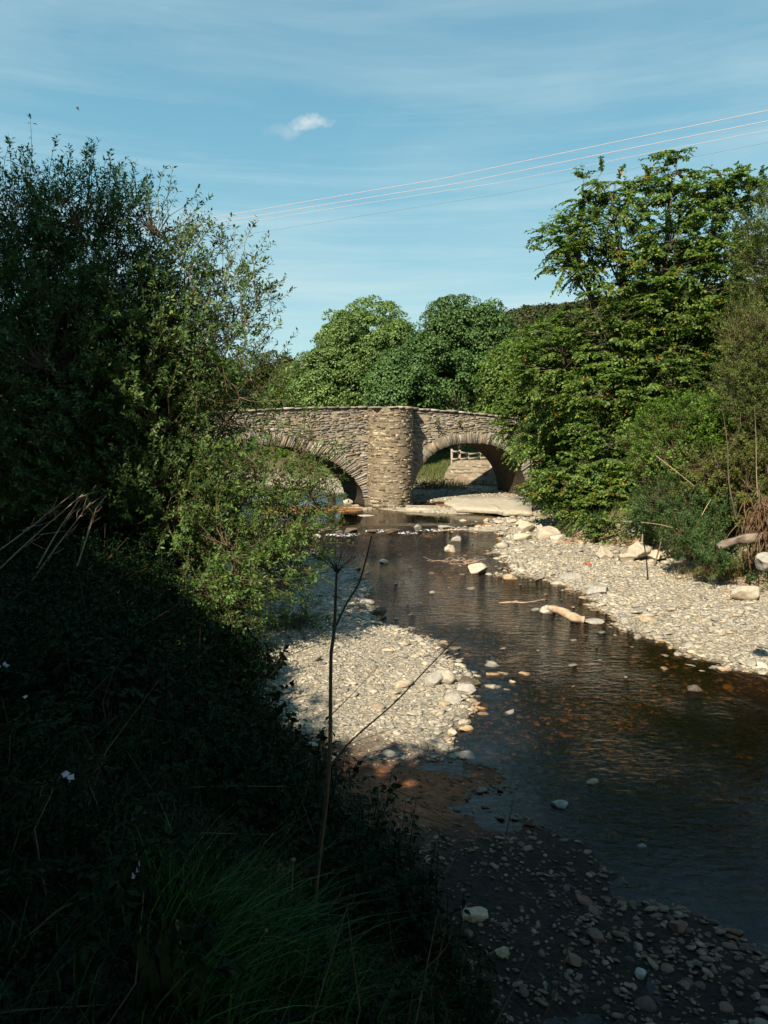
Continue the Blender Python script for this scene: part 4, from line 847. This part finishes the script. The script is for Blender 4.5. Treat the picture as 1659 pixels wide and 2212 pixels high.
# pale dead stalks leaning right at the left edge
st = [((12, 1172), (165, 1063)), ((52, 1185), (175, 1085)), ((100, 1215), (215, 1062)), ((188, 1165), (172, 1060)), ((218, 1190), (325, 1072))]
st = [((18, 1172), (160, 1062)), ((52, 1183), (178, 1066)), ((102, 1218), (170, 1105)), ((186, 1163), (165, 1072)), ((187, 1163), (240, 1090)), ((215, 1190), (190, 1090)), ((216, 1188), (265, 1120))]
st = [((12, 1173), (160, 1064)), ((52, 1184), (178, 1068)), ((100, 1218), (196, 1085)), ((186, 1164), (208, 1098)), ((128, 1150), (182, 1064))]
for i, (a, b_) in enumerate(st):
    d = 8.2+.12*i; p0, p1 = P(*a, d), P(*b_, d); sd = []
    p0 = p0+(p0-p1)*.9
    for k in range(9):
        f = rng.uniform(.45, 1.); q = p0+(p1-p0)*f; e = q+nrm((p1-p0)+rng.normal(0, .35, 3)*np.linalg.norm(p1-p0))*rng.uniform(.08, .3); sd.append(([q, (q+e)/2+rng.normal(0, .01, 3), e], [.003, .0015]))
    stick('dead_stalk', ['longest pale dead stalk of the leaning bunch, nearest the left edge', 'pale dead stalk second from the left in the leaning bunch', 'pale dead stalk in the middle of the leaning bunch, reaching lowest', 'thin dead stalk at the right of the leaning bunch', 'short upper dead stalk in the leaning bunch'][i],
          'stalk', [p0, (p0+p1)/2+rng.normal(0, .015, 3), p1], [.009, .007, .003], 'palestem', 'dead stalks leaning at the left edge', k=6, jit=.006, side=sd)
# tall dead umbel stem in front, and its leaning neighbours
d = 3.9; root = empty('dead_hogweed', P(680, 1945, d), 'tall dark dead umbel stem standing in front of the gravel bar', 'plant'); o0 = np.array(root.location)
A = Acc(); tube(A, [P(u, v, d)-o0 for u, v in ((678, 2000), (682, 1930), (690, 1850), (706, 1720), (713, 1600), (714, 1500), (715, 1412))], [.012, .011, .009], 8); A.build('stem', M['deadstem'], root, True)
A = Acc(); tube(A, [P(u, v, d)-o0 for u, v in ((715, 1412), (722, 1360), (725, 1290), (727, 1240))], [.010, .008, .006], 7); tube(A, [P(u, v, d)-o0 for u, v in ((722, 1360), (748, 1305), (775, 1260), (790, 1210), (803, 1158))], [.006, .006, .004], 6); A.build('branch', M['bark'], root, True)
A = Acc(); c = P(728, 1240, d)
for i in range(24):
    a = i*2.4; r_ = .10*math.sqrt((i+1)/34)
    r_ = .115*math.sqrt((i+1)/34)*rng.uniform(.8, 1.1); e = c+np.array([r_*math.cos(a), r_*math.sin(a), rng.uniform(.07, .115)-.12*r_]); tube(A, [c-o0, (c+e)/2+[0, 0, .008]-o0, e-o0], [.002, .0013], 4)
    for k in range(3): tube(A, [e-o0, e-o0+rng.normal(0, .007, 3)+[0, 0, .008]], [.0012, .0009], 3)
A.build('umbel', M['bark'], root)
for lb, pts, rr in (('thin grey stem leaning right across the gravel bar and the water', ((700, 1670), (760, 1600), (850, 1520), (920, 1445), (990, 1375)), (.006, .0025)), ('fine stem leaning right below the leaves in front of the gravel bar', ((700, 1560), (760, 1500), (815, 1440)), (.003, .0012)),
    ('hair-thin stem sweeping from the bush across the gravel bar', ((540, 1480), (600, 1430), (690, 1390)), (.003, .0015)), ('fine nearly level stem in front of the middle of the gravel bar', ((560, 1520), (640, 1505), (760, 1480)), (.0025, .001)),
    ('fine low stem crossing in front of the bottom of the gravel bar', ((640, 1650), (730, 1615), (860, 1570)), (.0025, .001)), ('thin straw lying over the red soil at the shaded shore', ((820, 1690), (900, 1730), (990, 1790)), (.004, .002)),
    ('pale bent straw over the red soil, lower of the two', ((850, 1745), (930, 1770), (975, 1785)), (.005, .002)), ('upright thin dead stem among the weeds right of the shore', ((1080, 1860), (1095, 1790), (1110, 1720)), (.005, .002)),
    ('curved pale grass stem at the bottom among the weeds', ((880, 2212), (900, 2120), (965, 2050), (975, 2000)), (.004, .002)), ('dark slanting stem at the bottom right of the weeds', ((1170, 2212), (1210, 2110), (1230, 2030)), (.005, .003))):
    dd = 4.1 if pts[0][1] < 1700 else 4.4
    if pts[0][1] > 2150: dd = 3.3
    stick('dry_weed', lb, 'stem', [P(u, v, dd) for u, v in pts], rr, 'deadstem', 'thin dry stems in the foreground', k=5, jit=.003)

# ------------------------------------------------------------------ foreground undergrowth
def pick(n, x0, x1, y0, y1, cond):
    X = rng.uniform(x0, x1, n); Y = rng.uniform(y0, y1, n); h, dw, bl, br, bf = height(X, Y, True); k = cond(X, Y, dw, bl, br, bf) & (np.abs(X) < .60*Y+1.2); return X[k], Y[k], h[k]
def herb(acc, st, X, Y, Z, hgt, pairs, ll, lw, lean=.12):
    n = len(X); H = hgt*(.6+.6*rng.random(n)); ax = nrm(np.stack([rng.normal(.05, lean, n), rng.normal(-.05, lean, n), np.ones(n)], -1)); B = np.stack([X, Y, Z], -1)
    t = np.linspace(.25, 1, pairs)[None, :, None, None]; a = rng.uniform(0, 6.28, (n, 1, 1))+np.arange(pairs)[None, :, None]*1.57+np.array([0, math.pi])[None, None]+rng.normal(0, .3, (n, pairs, 2))
    q = B[:, None, None]+ax[:, None, None]*H[:, None, None, None]*t; d = np.stack([np.cos(a), np.sin(a), -.25+rng.normal(0, .25, a.shape)], -1); nn = np.stack([-np.cos(a)*-.25, np.sin(a)*.25, 1+0*a], -1)+rng.normal(0, .25, d.shape)
    s_ = ((1.15-.6*t[..., 0])*(.7+.6*rng.random((n, pairs, 2)))).ravel(); q = np.broadcast_to(q, d.shape); leaves(acc, q+d*.01, d, nn, ll*s_, lw*s_, hexa=True)
    tubes(st, np.stack([B-[0, 0, .05], B+ax*H[:, None]*.5, B+ax*H[:, None]], 1), np.tile([.005, .004, .002], (n, 1)), 3)
acc, st_ = Acc(), Acc()
onb = lambda X, Y, dw, bl, br, bf: bl > -.05
X, Y, Z = pick(7500, -9, 2, 3.2, 15, onb); far = Y > 5
herb(acc, st_, X[far], Y[far], Z[far], .72, 6, .10, .055); herb(acc, st_, X[~far], Y[~far], Z[~far], .28, 6, .05, .022)
X, Y, Z = pick(8000, -8, 2, 5.0, 14, onb); herb(acc, st_, X, Y, Z, .22, 3, .09, .06, .5)
X, Y, Z = pick(9000, -3.6, 1.8, 1.7, 5.2, onb); herb(acc, st_, X, Y, Z, .11, 3, .04, .022, .6)
X, Y, Z = pick(900, -8, 1.6, 2.2, 13, onb); n = len(X); B = np.stack([X, Y, Z], -1); d_ = nrm(rng.normal(0, .55, (n, 3))+[.1, -.1, .8]); L_ = rng.uniform(.3, .95, (n, 1))
dd_ = Acc(); tubes(dd_, np.stack([B, B+d_*L_*.5+rng.normal(0, .03, (n, 3)), B+d_*L_+rng.normal(0, .08, (n, 3))-[0, 0, .05]], 1), np.tile([.004, .003, .0015], (n, 1)), 4)
X, Y, Z = pick(2600, -8, 2, 2.4, 14, onb); n = len(X); B = np.stack([X, Y, Z+rng.uniform(.1, .6, n)], -1); a_ = rng.uniform(0, 6.28, n); D_ = nrm(np.stack([np.cos(a_), np.sin(a_), rng.uniform(-.1, .6, n)], -1))
layers(acc, None, B, D_, 3, .22, 9, .05, .022, None, .5)                 # cut-leaved sprays among the nettles
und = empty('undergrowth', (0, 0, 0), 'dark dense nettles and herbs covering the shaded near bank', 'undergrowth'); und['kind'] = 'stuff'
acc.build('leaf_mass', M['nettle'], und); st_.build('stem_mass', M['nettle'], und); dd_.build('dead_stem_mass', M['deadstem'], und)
acc, st_ = Acc(), Acc()                                                  # far left strip beyond the willow and right bank
X, Y, Z = pick(5200, -16, 0, 13, 24, onb); herb(acc, st_, X, Y, Z, .5, 5, .11, .055)
X, Y, Z = pick(9000, 6, 19, 10, 40, lambda X, Y, dw, bl, br, bf: br > .1); herb(acc, st_, X, Y, Z, .5, 5, .11, .055)
X, Y, Z = pick(500, 3, 19, 10, 36, lambda X, Y, dw, bl, br, bf: (br > -.25) & (br < .2)); herb(acc, st_, X, Y, Z, .16, 4, .07, .035)
und = empty('bank_herbs', (0, 0, 0), 'sunlit green herbs covering the banks farther from the viewer', 'herbs'); und['kind'] = 'stuff'
acc.build('leaf_mass', M['fern'], und); st_.build('stem_mass', M['deadstem'], und)
def blades(acc, X, Y, Z, H, w, lean, dirx=None, seg=3):
    n = len(X); a = rng.uniform(0, 6.28, n); L_ = np.abs(rng.normal(lean, lean*.5, n)); dx, dy = np.cos(a)*L_, np.sin(a)*L_
    if dirx is not None: dx += dirx[0]; dy += dirx[1]
    t = np.linspace(0, 1, seg+1)[None, :]; H = H*(.5+.8*rng.random(n)); c = np.stack([X[:, None]+dx[:, None]*H[:, None]*t**1.6, Y[:, None]+dy[:, None]*H[:, None]*t**1.6, Z[:, None]+H[:, None]*(t-.25*t**3)], -1)
    sd = np.stack([-np.sin(a+.7), np.cos(a+.7), 0*a], -1)[:, None]*w*(1-t[..., None]**1.5*.95)/2; V = np.stack([c-sd, c+sd], 2).reshape(n, -1, 3); k = np.arange(seg)*2
    F = np.stack([k, k+1, k+3, k+2], -1)[None]+np.arange(n)[:, None, None]*(2*seg+2); acc.add(V, F.reshape(-1, 4))
acc = Acc()
gc_ = P(470, 1950, 3.0); X, Y, Z = pick(5200, -3.2, 1.5, 1.6, 5.4, onb); blades(acc, X, Y, Z, .24, .005, .7, (.1, .0))

for (du, dy, n, hh, dx) in ((0, 0, 330, .42, .55), (.22, .25, 240, .36, .2), (-.2, .3, 160, .34, -.1), (.42, .55, 160, .3, .6), (.1, -.35, 160, .3, .5)):
    X = gc_[0]+du+rng.normal(.0, .10, n); Y = 2.85+dy+rng.normal(0, .12, n); Z = height(X, Y); blades(acc, X, Y, Z, hh, .008, .55, (dx, .1), 4)
tag(acc.build('grass', M['grass']), 'long green grass leaning right in the shaded foreground', 'grass', kind='stuff')
acc = Acc(); X, Y, Z = pick(60000, -8, 12, 44, 72, lambda X, Y, dw, bl, br, bf: (bf > .3) & (X/Y < .25) & (X/Y > -.25)); blades(acc, X, Y, Z, .28, .03, .3, None, 2)
tag(acc.build('lawn_grass', M['lawn']), 'sunlit short grass on the slope seen through the arches', 'grass', kind='stuff')
acc = Acc(); c = G(1600, 1245, .3); n = 1500; X = c[0]+rng.normal(0, .55, n); Y = c[1]+.3+rng.normal(0, .3, n); Z = height(X, Y); blades(acc, X, Y, Z, .5, .010, .55, (-.15, -.35), 4)
c = P(955, 1062, 45.5); n = 600; X = c[0]+rng.normal(0, .8, n); Y = c[1]+rng.normal(0, .4, n); Z = height(X, Y); blades(acc, X, Y, Z, .7, .02, .4, None, 3)
o_ = acc.build('straw_grass', M['straw']); tag(o_, 'dry yellow grass hanging over the cut edge of the right bank', 'grass', kind='stuff')

# plantain leaves, flowers, seed heads, leafy sprigs
def plant(name, label, base, cat='plant', group=None): return empty(name, base, label, cat, group)
def GR(u, v):                            # where that sight line meets the bank
    y = 1.5
    while y < 12:
        p = P(u, v, y)
        if p[2] < float(height(p[0], p[1])): break
        y += .03
    return p
GY_ = GR(370, 2185)[1]; pb = GR(370, 2185); pl = plant('broad_leaf_plant', 'plant with upright strap-shaped leaves at the bottom of the foreground', pb); A = Acc()
for (du, dv, u1, v1, w) in ((0, 0, 355, 1975, .035), (20, 10, 385, 2020, .03), (-20, 0, 300, 2010, .05), (40, 20, 440, 2060, .045), (-10, 20, 330, 2070, .04)):
    a, b_ = P(370+du, 2185+dv, GY_), P(u1, v1, GY_-.05); n = 9; t = np.linspace(0, 1, n); c = a+(b_-a)*t[:, None]+np.array([0, -.03, 0])*np.sin(t*3.1)[:, None]; wd = w*np.sin(np.pi*(t*.93+.05))**.7
    V = np.stack([c-np.c_[wd/2, 0*wd, 0*wd], c+np.c_[0*wd, wd*.25, 0*wd], c+np.c_[wd/2, 0*wd, 0*wd]], 1).reshape(-1, 3)-pb; k = np.arange(n-1)*3; A.add(V, np.concatenate([np.stack([k, k+1, k+4, k+3], -1), np.stack([k+1, k+2, k+5, k+4], -1)]))
A.build('leaf_rosette', M['shade'], pl, True)
def seedstalk(label, pts, d, headlen, headr, mat='seedhead', name='plantain_stalk', cat='plant', group=None):
    d = min(d, GR(*pts[0])[1]); q = [P(u, v, d) for u, v in pts]; r0 = plant(name, label, q[0], cat, group); A = Acc(); tube(A, [x-q[0] for x in q], [.0035, .003, .0025], 6); A.build('stalk', M['straw'], r0, True)
    e = q[-1]-q[0]; dr = nrm(q[-1]-q[-2]); A = Acc(); t = np.linspace(0, 1, 8); tubes(A, (e+dr*headlen*t[:, None])[None], (headr*np.sin(np.pi*(t*.9+.08)))[None], 8); A.build('seed_head', M[mat], r0, True)
seedstalk('tall pale stalk with a pointed bud at the bottom left foreground', ((400, 2150), (396, 2080), (388, 2030), (385, 2010)), 2.7, .045, .008)
seedstalk('thin curved stalk with a brown head in the middle of the bottom foreground', ((520, 2160), (535, 2080), (560, 2035), (572, 2015)), 2.9, .02, .009)
seedstalk('small brown seed head on a fine stalk left of the tall dead stem', ((630, 1925), (632, 1885), (633, 1862)), 3.6, .022, .014)
seedstalk('dark seed head low in the foreground grass', ((505, 2200), (498, 2150), (500, 2110)), 2.8, .04, .013)
def flower(label, u, v, d, n, mat='petal', group='pale flowers in the dark undergrowth', r=.02):
    c = P(u, v, d); gz = float(height(c[0], c[1])); r0 = plant('flower', label, (c[0], c[1], gz), 'flower', group); o0 = np.array(r0.location); A = Acc(); tube(A, [np.zeros(3), (c-o0)/2+[.01, 0, 0], c-o0], [.002, .0015], 5); A.build('stem', M['nettle'], r0)
    A = Acc()
    for k in range(n):
        cc = c-o0+rng.normal(0, r*.8, 3); nn = nrm(np.array([rng.normal(0, .4), -1, .5])); x = nrm(np.cross(nn, [0, 0, 1.])); y = np.cross(nn, x)
        for j in range(4): a = j*1.57+k; dd = x*math.cos(a)+y*math.sin(a); leaves(A, cc[None], dd[None], nn[None], .017, .015, 0)
    A.build('petals', M[mat], r0)
flower('cluster of pale lilac flowers highest in the dark undergrowth at the left', 158, 1677, 3.4, 4)
flower('drooping cluster of pale lilac flowers above the grass tuft', 290, 1880, 3.0, 5)
flower('pair of tiny whitish flowers at the left edge of the undergrowth', 10, 1440, 5., 3)
flower('single tiny white flower near the bottom edge', 272, 2187, 2.7, 1, 'white'); flower('tiny white flower low at the left', 149, 1983, 3.0, 1, 'white'); flower('tiny whitish flower on the dark bank left of the grass', 56, 1508, 4.5, 1, 'white')
def sprig(label, pts, d, n, ll, mat='nettle', group='leafy sprigs before the gravel bar'):
    q = np.array([P(u, v, d) for u, v in pts]); r0 = plant('leafy_sprig', label, q[0], 'plant', group); A = Acc(); tube(A, q-q[0], [.003, .002], 5, .002); A.build('stem', M['deadstem'], r0)
    t = rng.uniform(.25, 1, n); s_ = np.linspace(0, 1, len(q)); c = np.stack([np.interp(t, s_, q[:, i]) for i in range(3)], -1)-q[0]; A = Acc(); dd = rng.normal(0, 1, (n, 3))+[0, 0, -.2]; leaves(A, c, dd, rng.normal(0, .7, (n, 3))+[0, -.6, .6], ll*rng.uniform(.7, 1.2, n), ll*.7, hexa=True); A.build('leaves', M[mat], r0)
sprig('dark leafy sprig before the bottom left of the gravel bar', ((690, 1690), (680, 1620), (640, 1585), (625, 1540)), 4.3, 22, .05); sprig('dark leafy sprig just left of the tall stem', ((700, 1720), (695, 1640), (690, 1575)), 4.3, 18, .05)
sprig('small hanging leafy sprig right of the tall stem', ((740, 1730), (760, 1680), (772, 1650)), 4.3, 10, .045); sprig('leafy sprig over the red soil', ((800, 1790), (840, 1720), (858, 1690)), 4.4, 12, .05)
sprig('dark leafy twig jutting from the bush over the top of the bar', ((560, 1480), (600, 1440), (618, 1395)), 6., 24, .06); sprig('dark leafy twig jutting from the bush over the middle of the bar', ((550, 1520), (600, 1500), (632, 1470)), 6., 20, .06)
sprig('upright bramble sprig on the bank left of the bar', ((540, 1600), (585, 1560), (610, 1520)), 5.5, 24, .06)
# small plants on the masonry
for lb, u, v, d, n, mt in (('reddish tuft growing on the right part of the parapet', 944, 912, 39.6, 40, 'drybush'), ('brown tuft growing from the wall right of the reddish one', 992, 913, 40.2, 30, 'drybush'), ('green tuft growing low on the pier', 850, 1042, 38., 30, 'bright'), ('small dry tuft on the right flank of the pier', 873, 985, 38.3, 26, 'drybush')):
    c = P(u, v, d); A = Acc(); leaves(A, rng.normal(0, .06, (n, 3)), rng.normal(0, 1, (n, 3))+[0, -.3, .2], rng.normal(0, 1, (n, 3))+[0, -1, 1], .14, .06); o_ = A.build('wall_plant', M[mt]); o_.location = c; tag(o_, lb, 'plant', 'plants growing on the bridge')
# debris heap and twigs
acc = Acc(); c = gz_(985, 1212, .05)
for i in range(26): a = c+rng.normal(0, 1, 3)*[.3, .18, .03]; b_ = a+rng.normal(0, 1, 3)*[.3, .12, .06]; tube(acc, [a, (a+b_)/2+rng.normal(0, .03, 3), b_], [.008, .005], 4)
o_ = acc.build('twig_tangle', M['palestem'], origin=c); o_.location = c; tag(o_, 'tangle of pale twigs caught in the stream below the white rock', 'twigs')
acc = Acc(); c = gz_(920, 1158, .06)
for i in range(30): a = c+rng.normal(0, 1, 3)*[.22, .2, .05]; b_ = a+rng.normal(0, 1, 3)*[.2, .2, .12]; tube(acc, [a, (a+b_)/2+rng.normal(0, .03, 3), b_], [.01, .006], 4)
o_ = acc.build('twig_tangle', M['roots'], origin=c); o_.location = c; tag(o_, 'brown tangle of twigs stuck on the stones of the riffle', 'twigs')
acc = Acc(); c = P(920, 1063, 45.2); c[2] = float(height(c[0], c[1]))
for i in range(90): a = c+rng.normal(0, 1, 3)*[.5, .3, .12]+[0, 0, .2]; b_ = a+rng.normal(0, 1, 3)*[.35, .25, .25]; tube(acc, [a, (a+b_)/2+rng.normal(0, .05, 3), b_], [.02, .012], 4)
o_ = acc.build('debris_heap', M['roots'], origin=c); o_.location = c; tag(o_, 'heap of brown flood debris on the bank seen through the right arch', 'debris')

# ------------------------------------------------------------------ wires and bird
for lb, pts, r_, mt in (('topmost pale overhead wire', ((430, 474), (545, 455), (950, 386), (1659, 240)), .013, 'wire'), ('second pale overhead wire from the top', ((430, 486), (560, 466), (1000, 392), (1659, 262)), .013, 'wire'),
    ('third overhead wire, lower and fainter', ((430, 492), (560, 472), (1085, 398), (1659, 283)), .009, 'wire'), ('lowest overhead wire, thin and dark', ((430, 520), (600, 493), (1100, 420), (1659, 310)), .007, 'wiredark')):
    q = [P(u, v, 52-(u-430)*.012) for u, v in pts]; q = [q[0]+(q[0]-q[1])*4]+q+[q[-1]+(q[-1]-q[-2])*.8]; A = Acc(); pts_ = np.array(q); t = pts_[:, 0]; tt = np.linspace(t[0], t[-1], 60)
    pp = np.stack([tt, np.interp(tt, t, pts_[:, 1]), np.polyval(np.polyfit(t, pts_[:, 2], 2), tt)], -1); tubes(A, (pp-pp[0])[None], np.full((1, 60), r_), 5); o_ = A.build('overhead_wire', M[mt], smooth=True); o_.location = pp[0]; tag(o_, lb, 'wire', 'overhead wires')
c = P(168, 234, 60); A = Acc(); t = np.linspace(0, 1, 8); tubes(A, np.stack([t*.05, 0*t, .16-.32*t], -1)[None], (.05*np.sin(np.pi*(t*.92+.04)))[None], 8)
A.add([[0, 0, .06], [-.16, .05, .1], [-.12, .05, -.02], [.0, 0, -.04]], [[0, 1, 2, 3]]); A.add([[0.01, 0, .06], [.1, -.05, .0], [.08, -.05, -.1], [.02, 0, -.04]], [[0, 1, 2, 3]])
o_ = A.build('bird', M['bird']); o_.location = c; tag(o_, 'tiny dark bird flying high in the left of the sky', 'bird')
print('faces', sum(len(o.data.polygons) for o in SC.objects if o.type == 'MESH'))
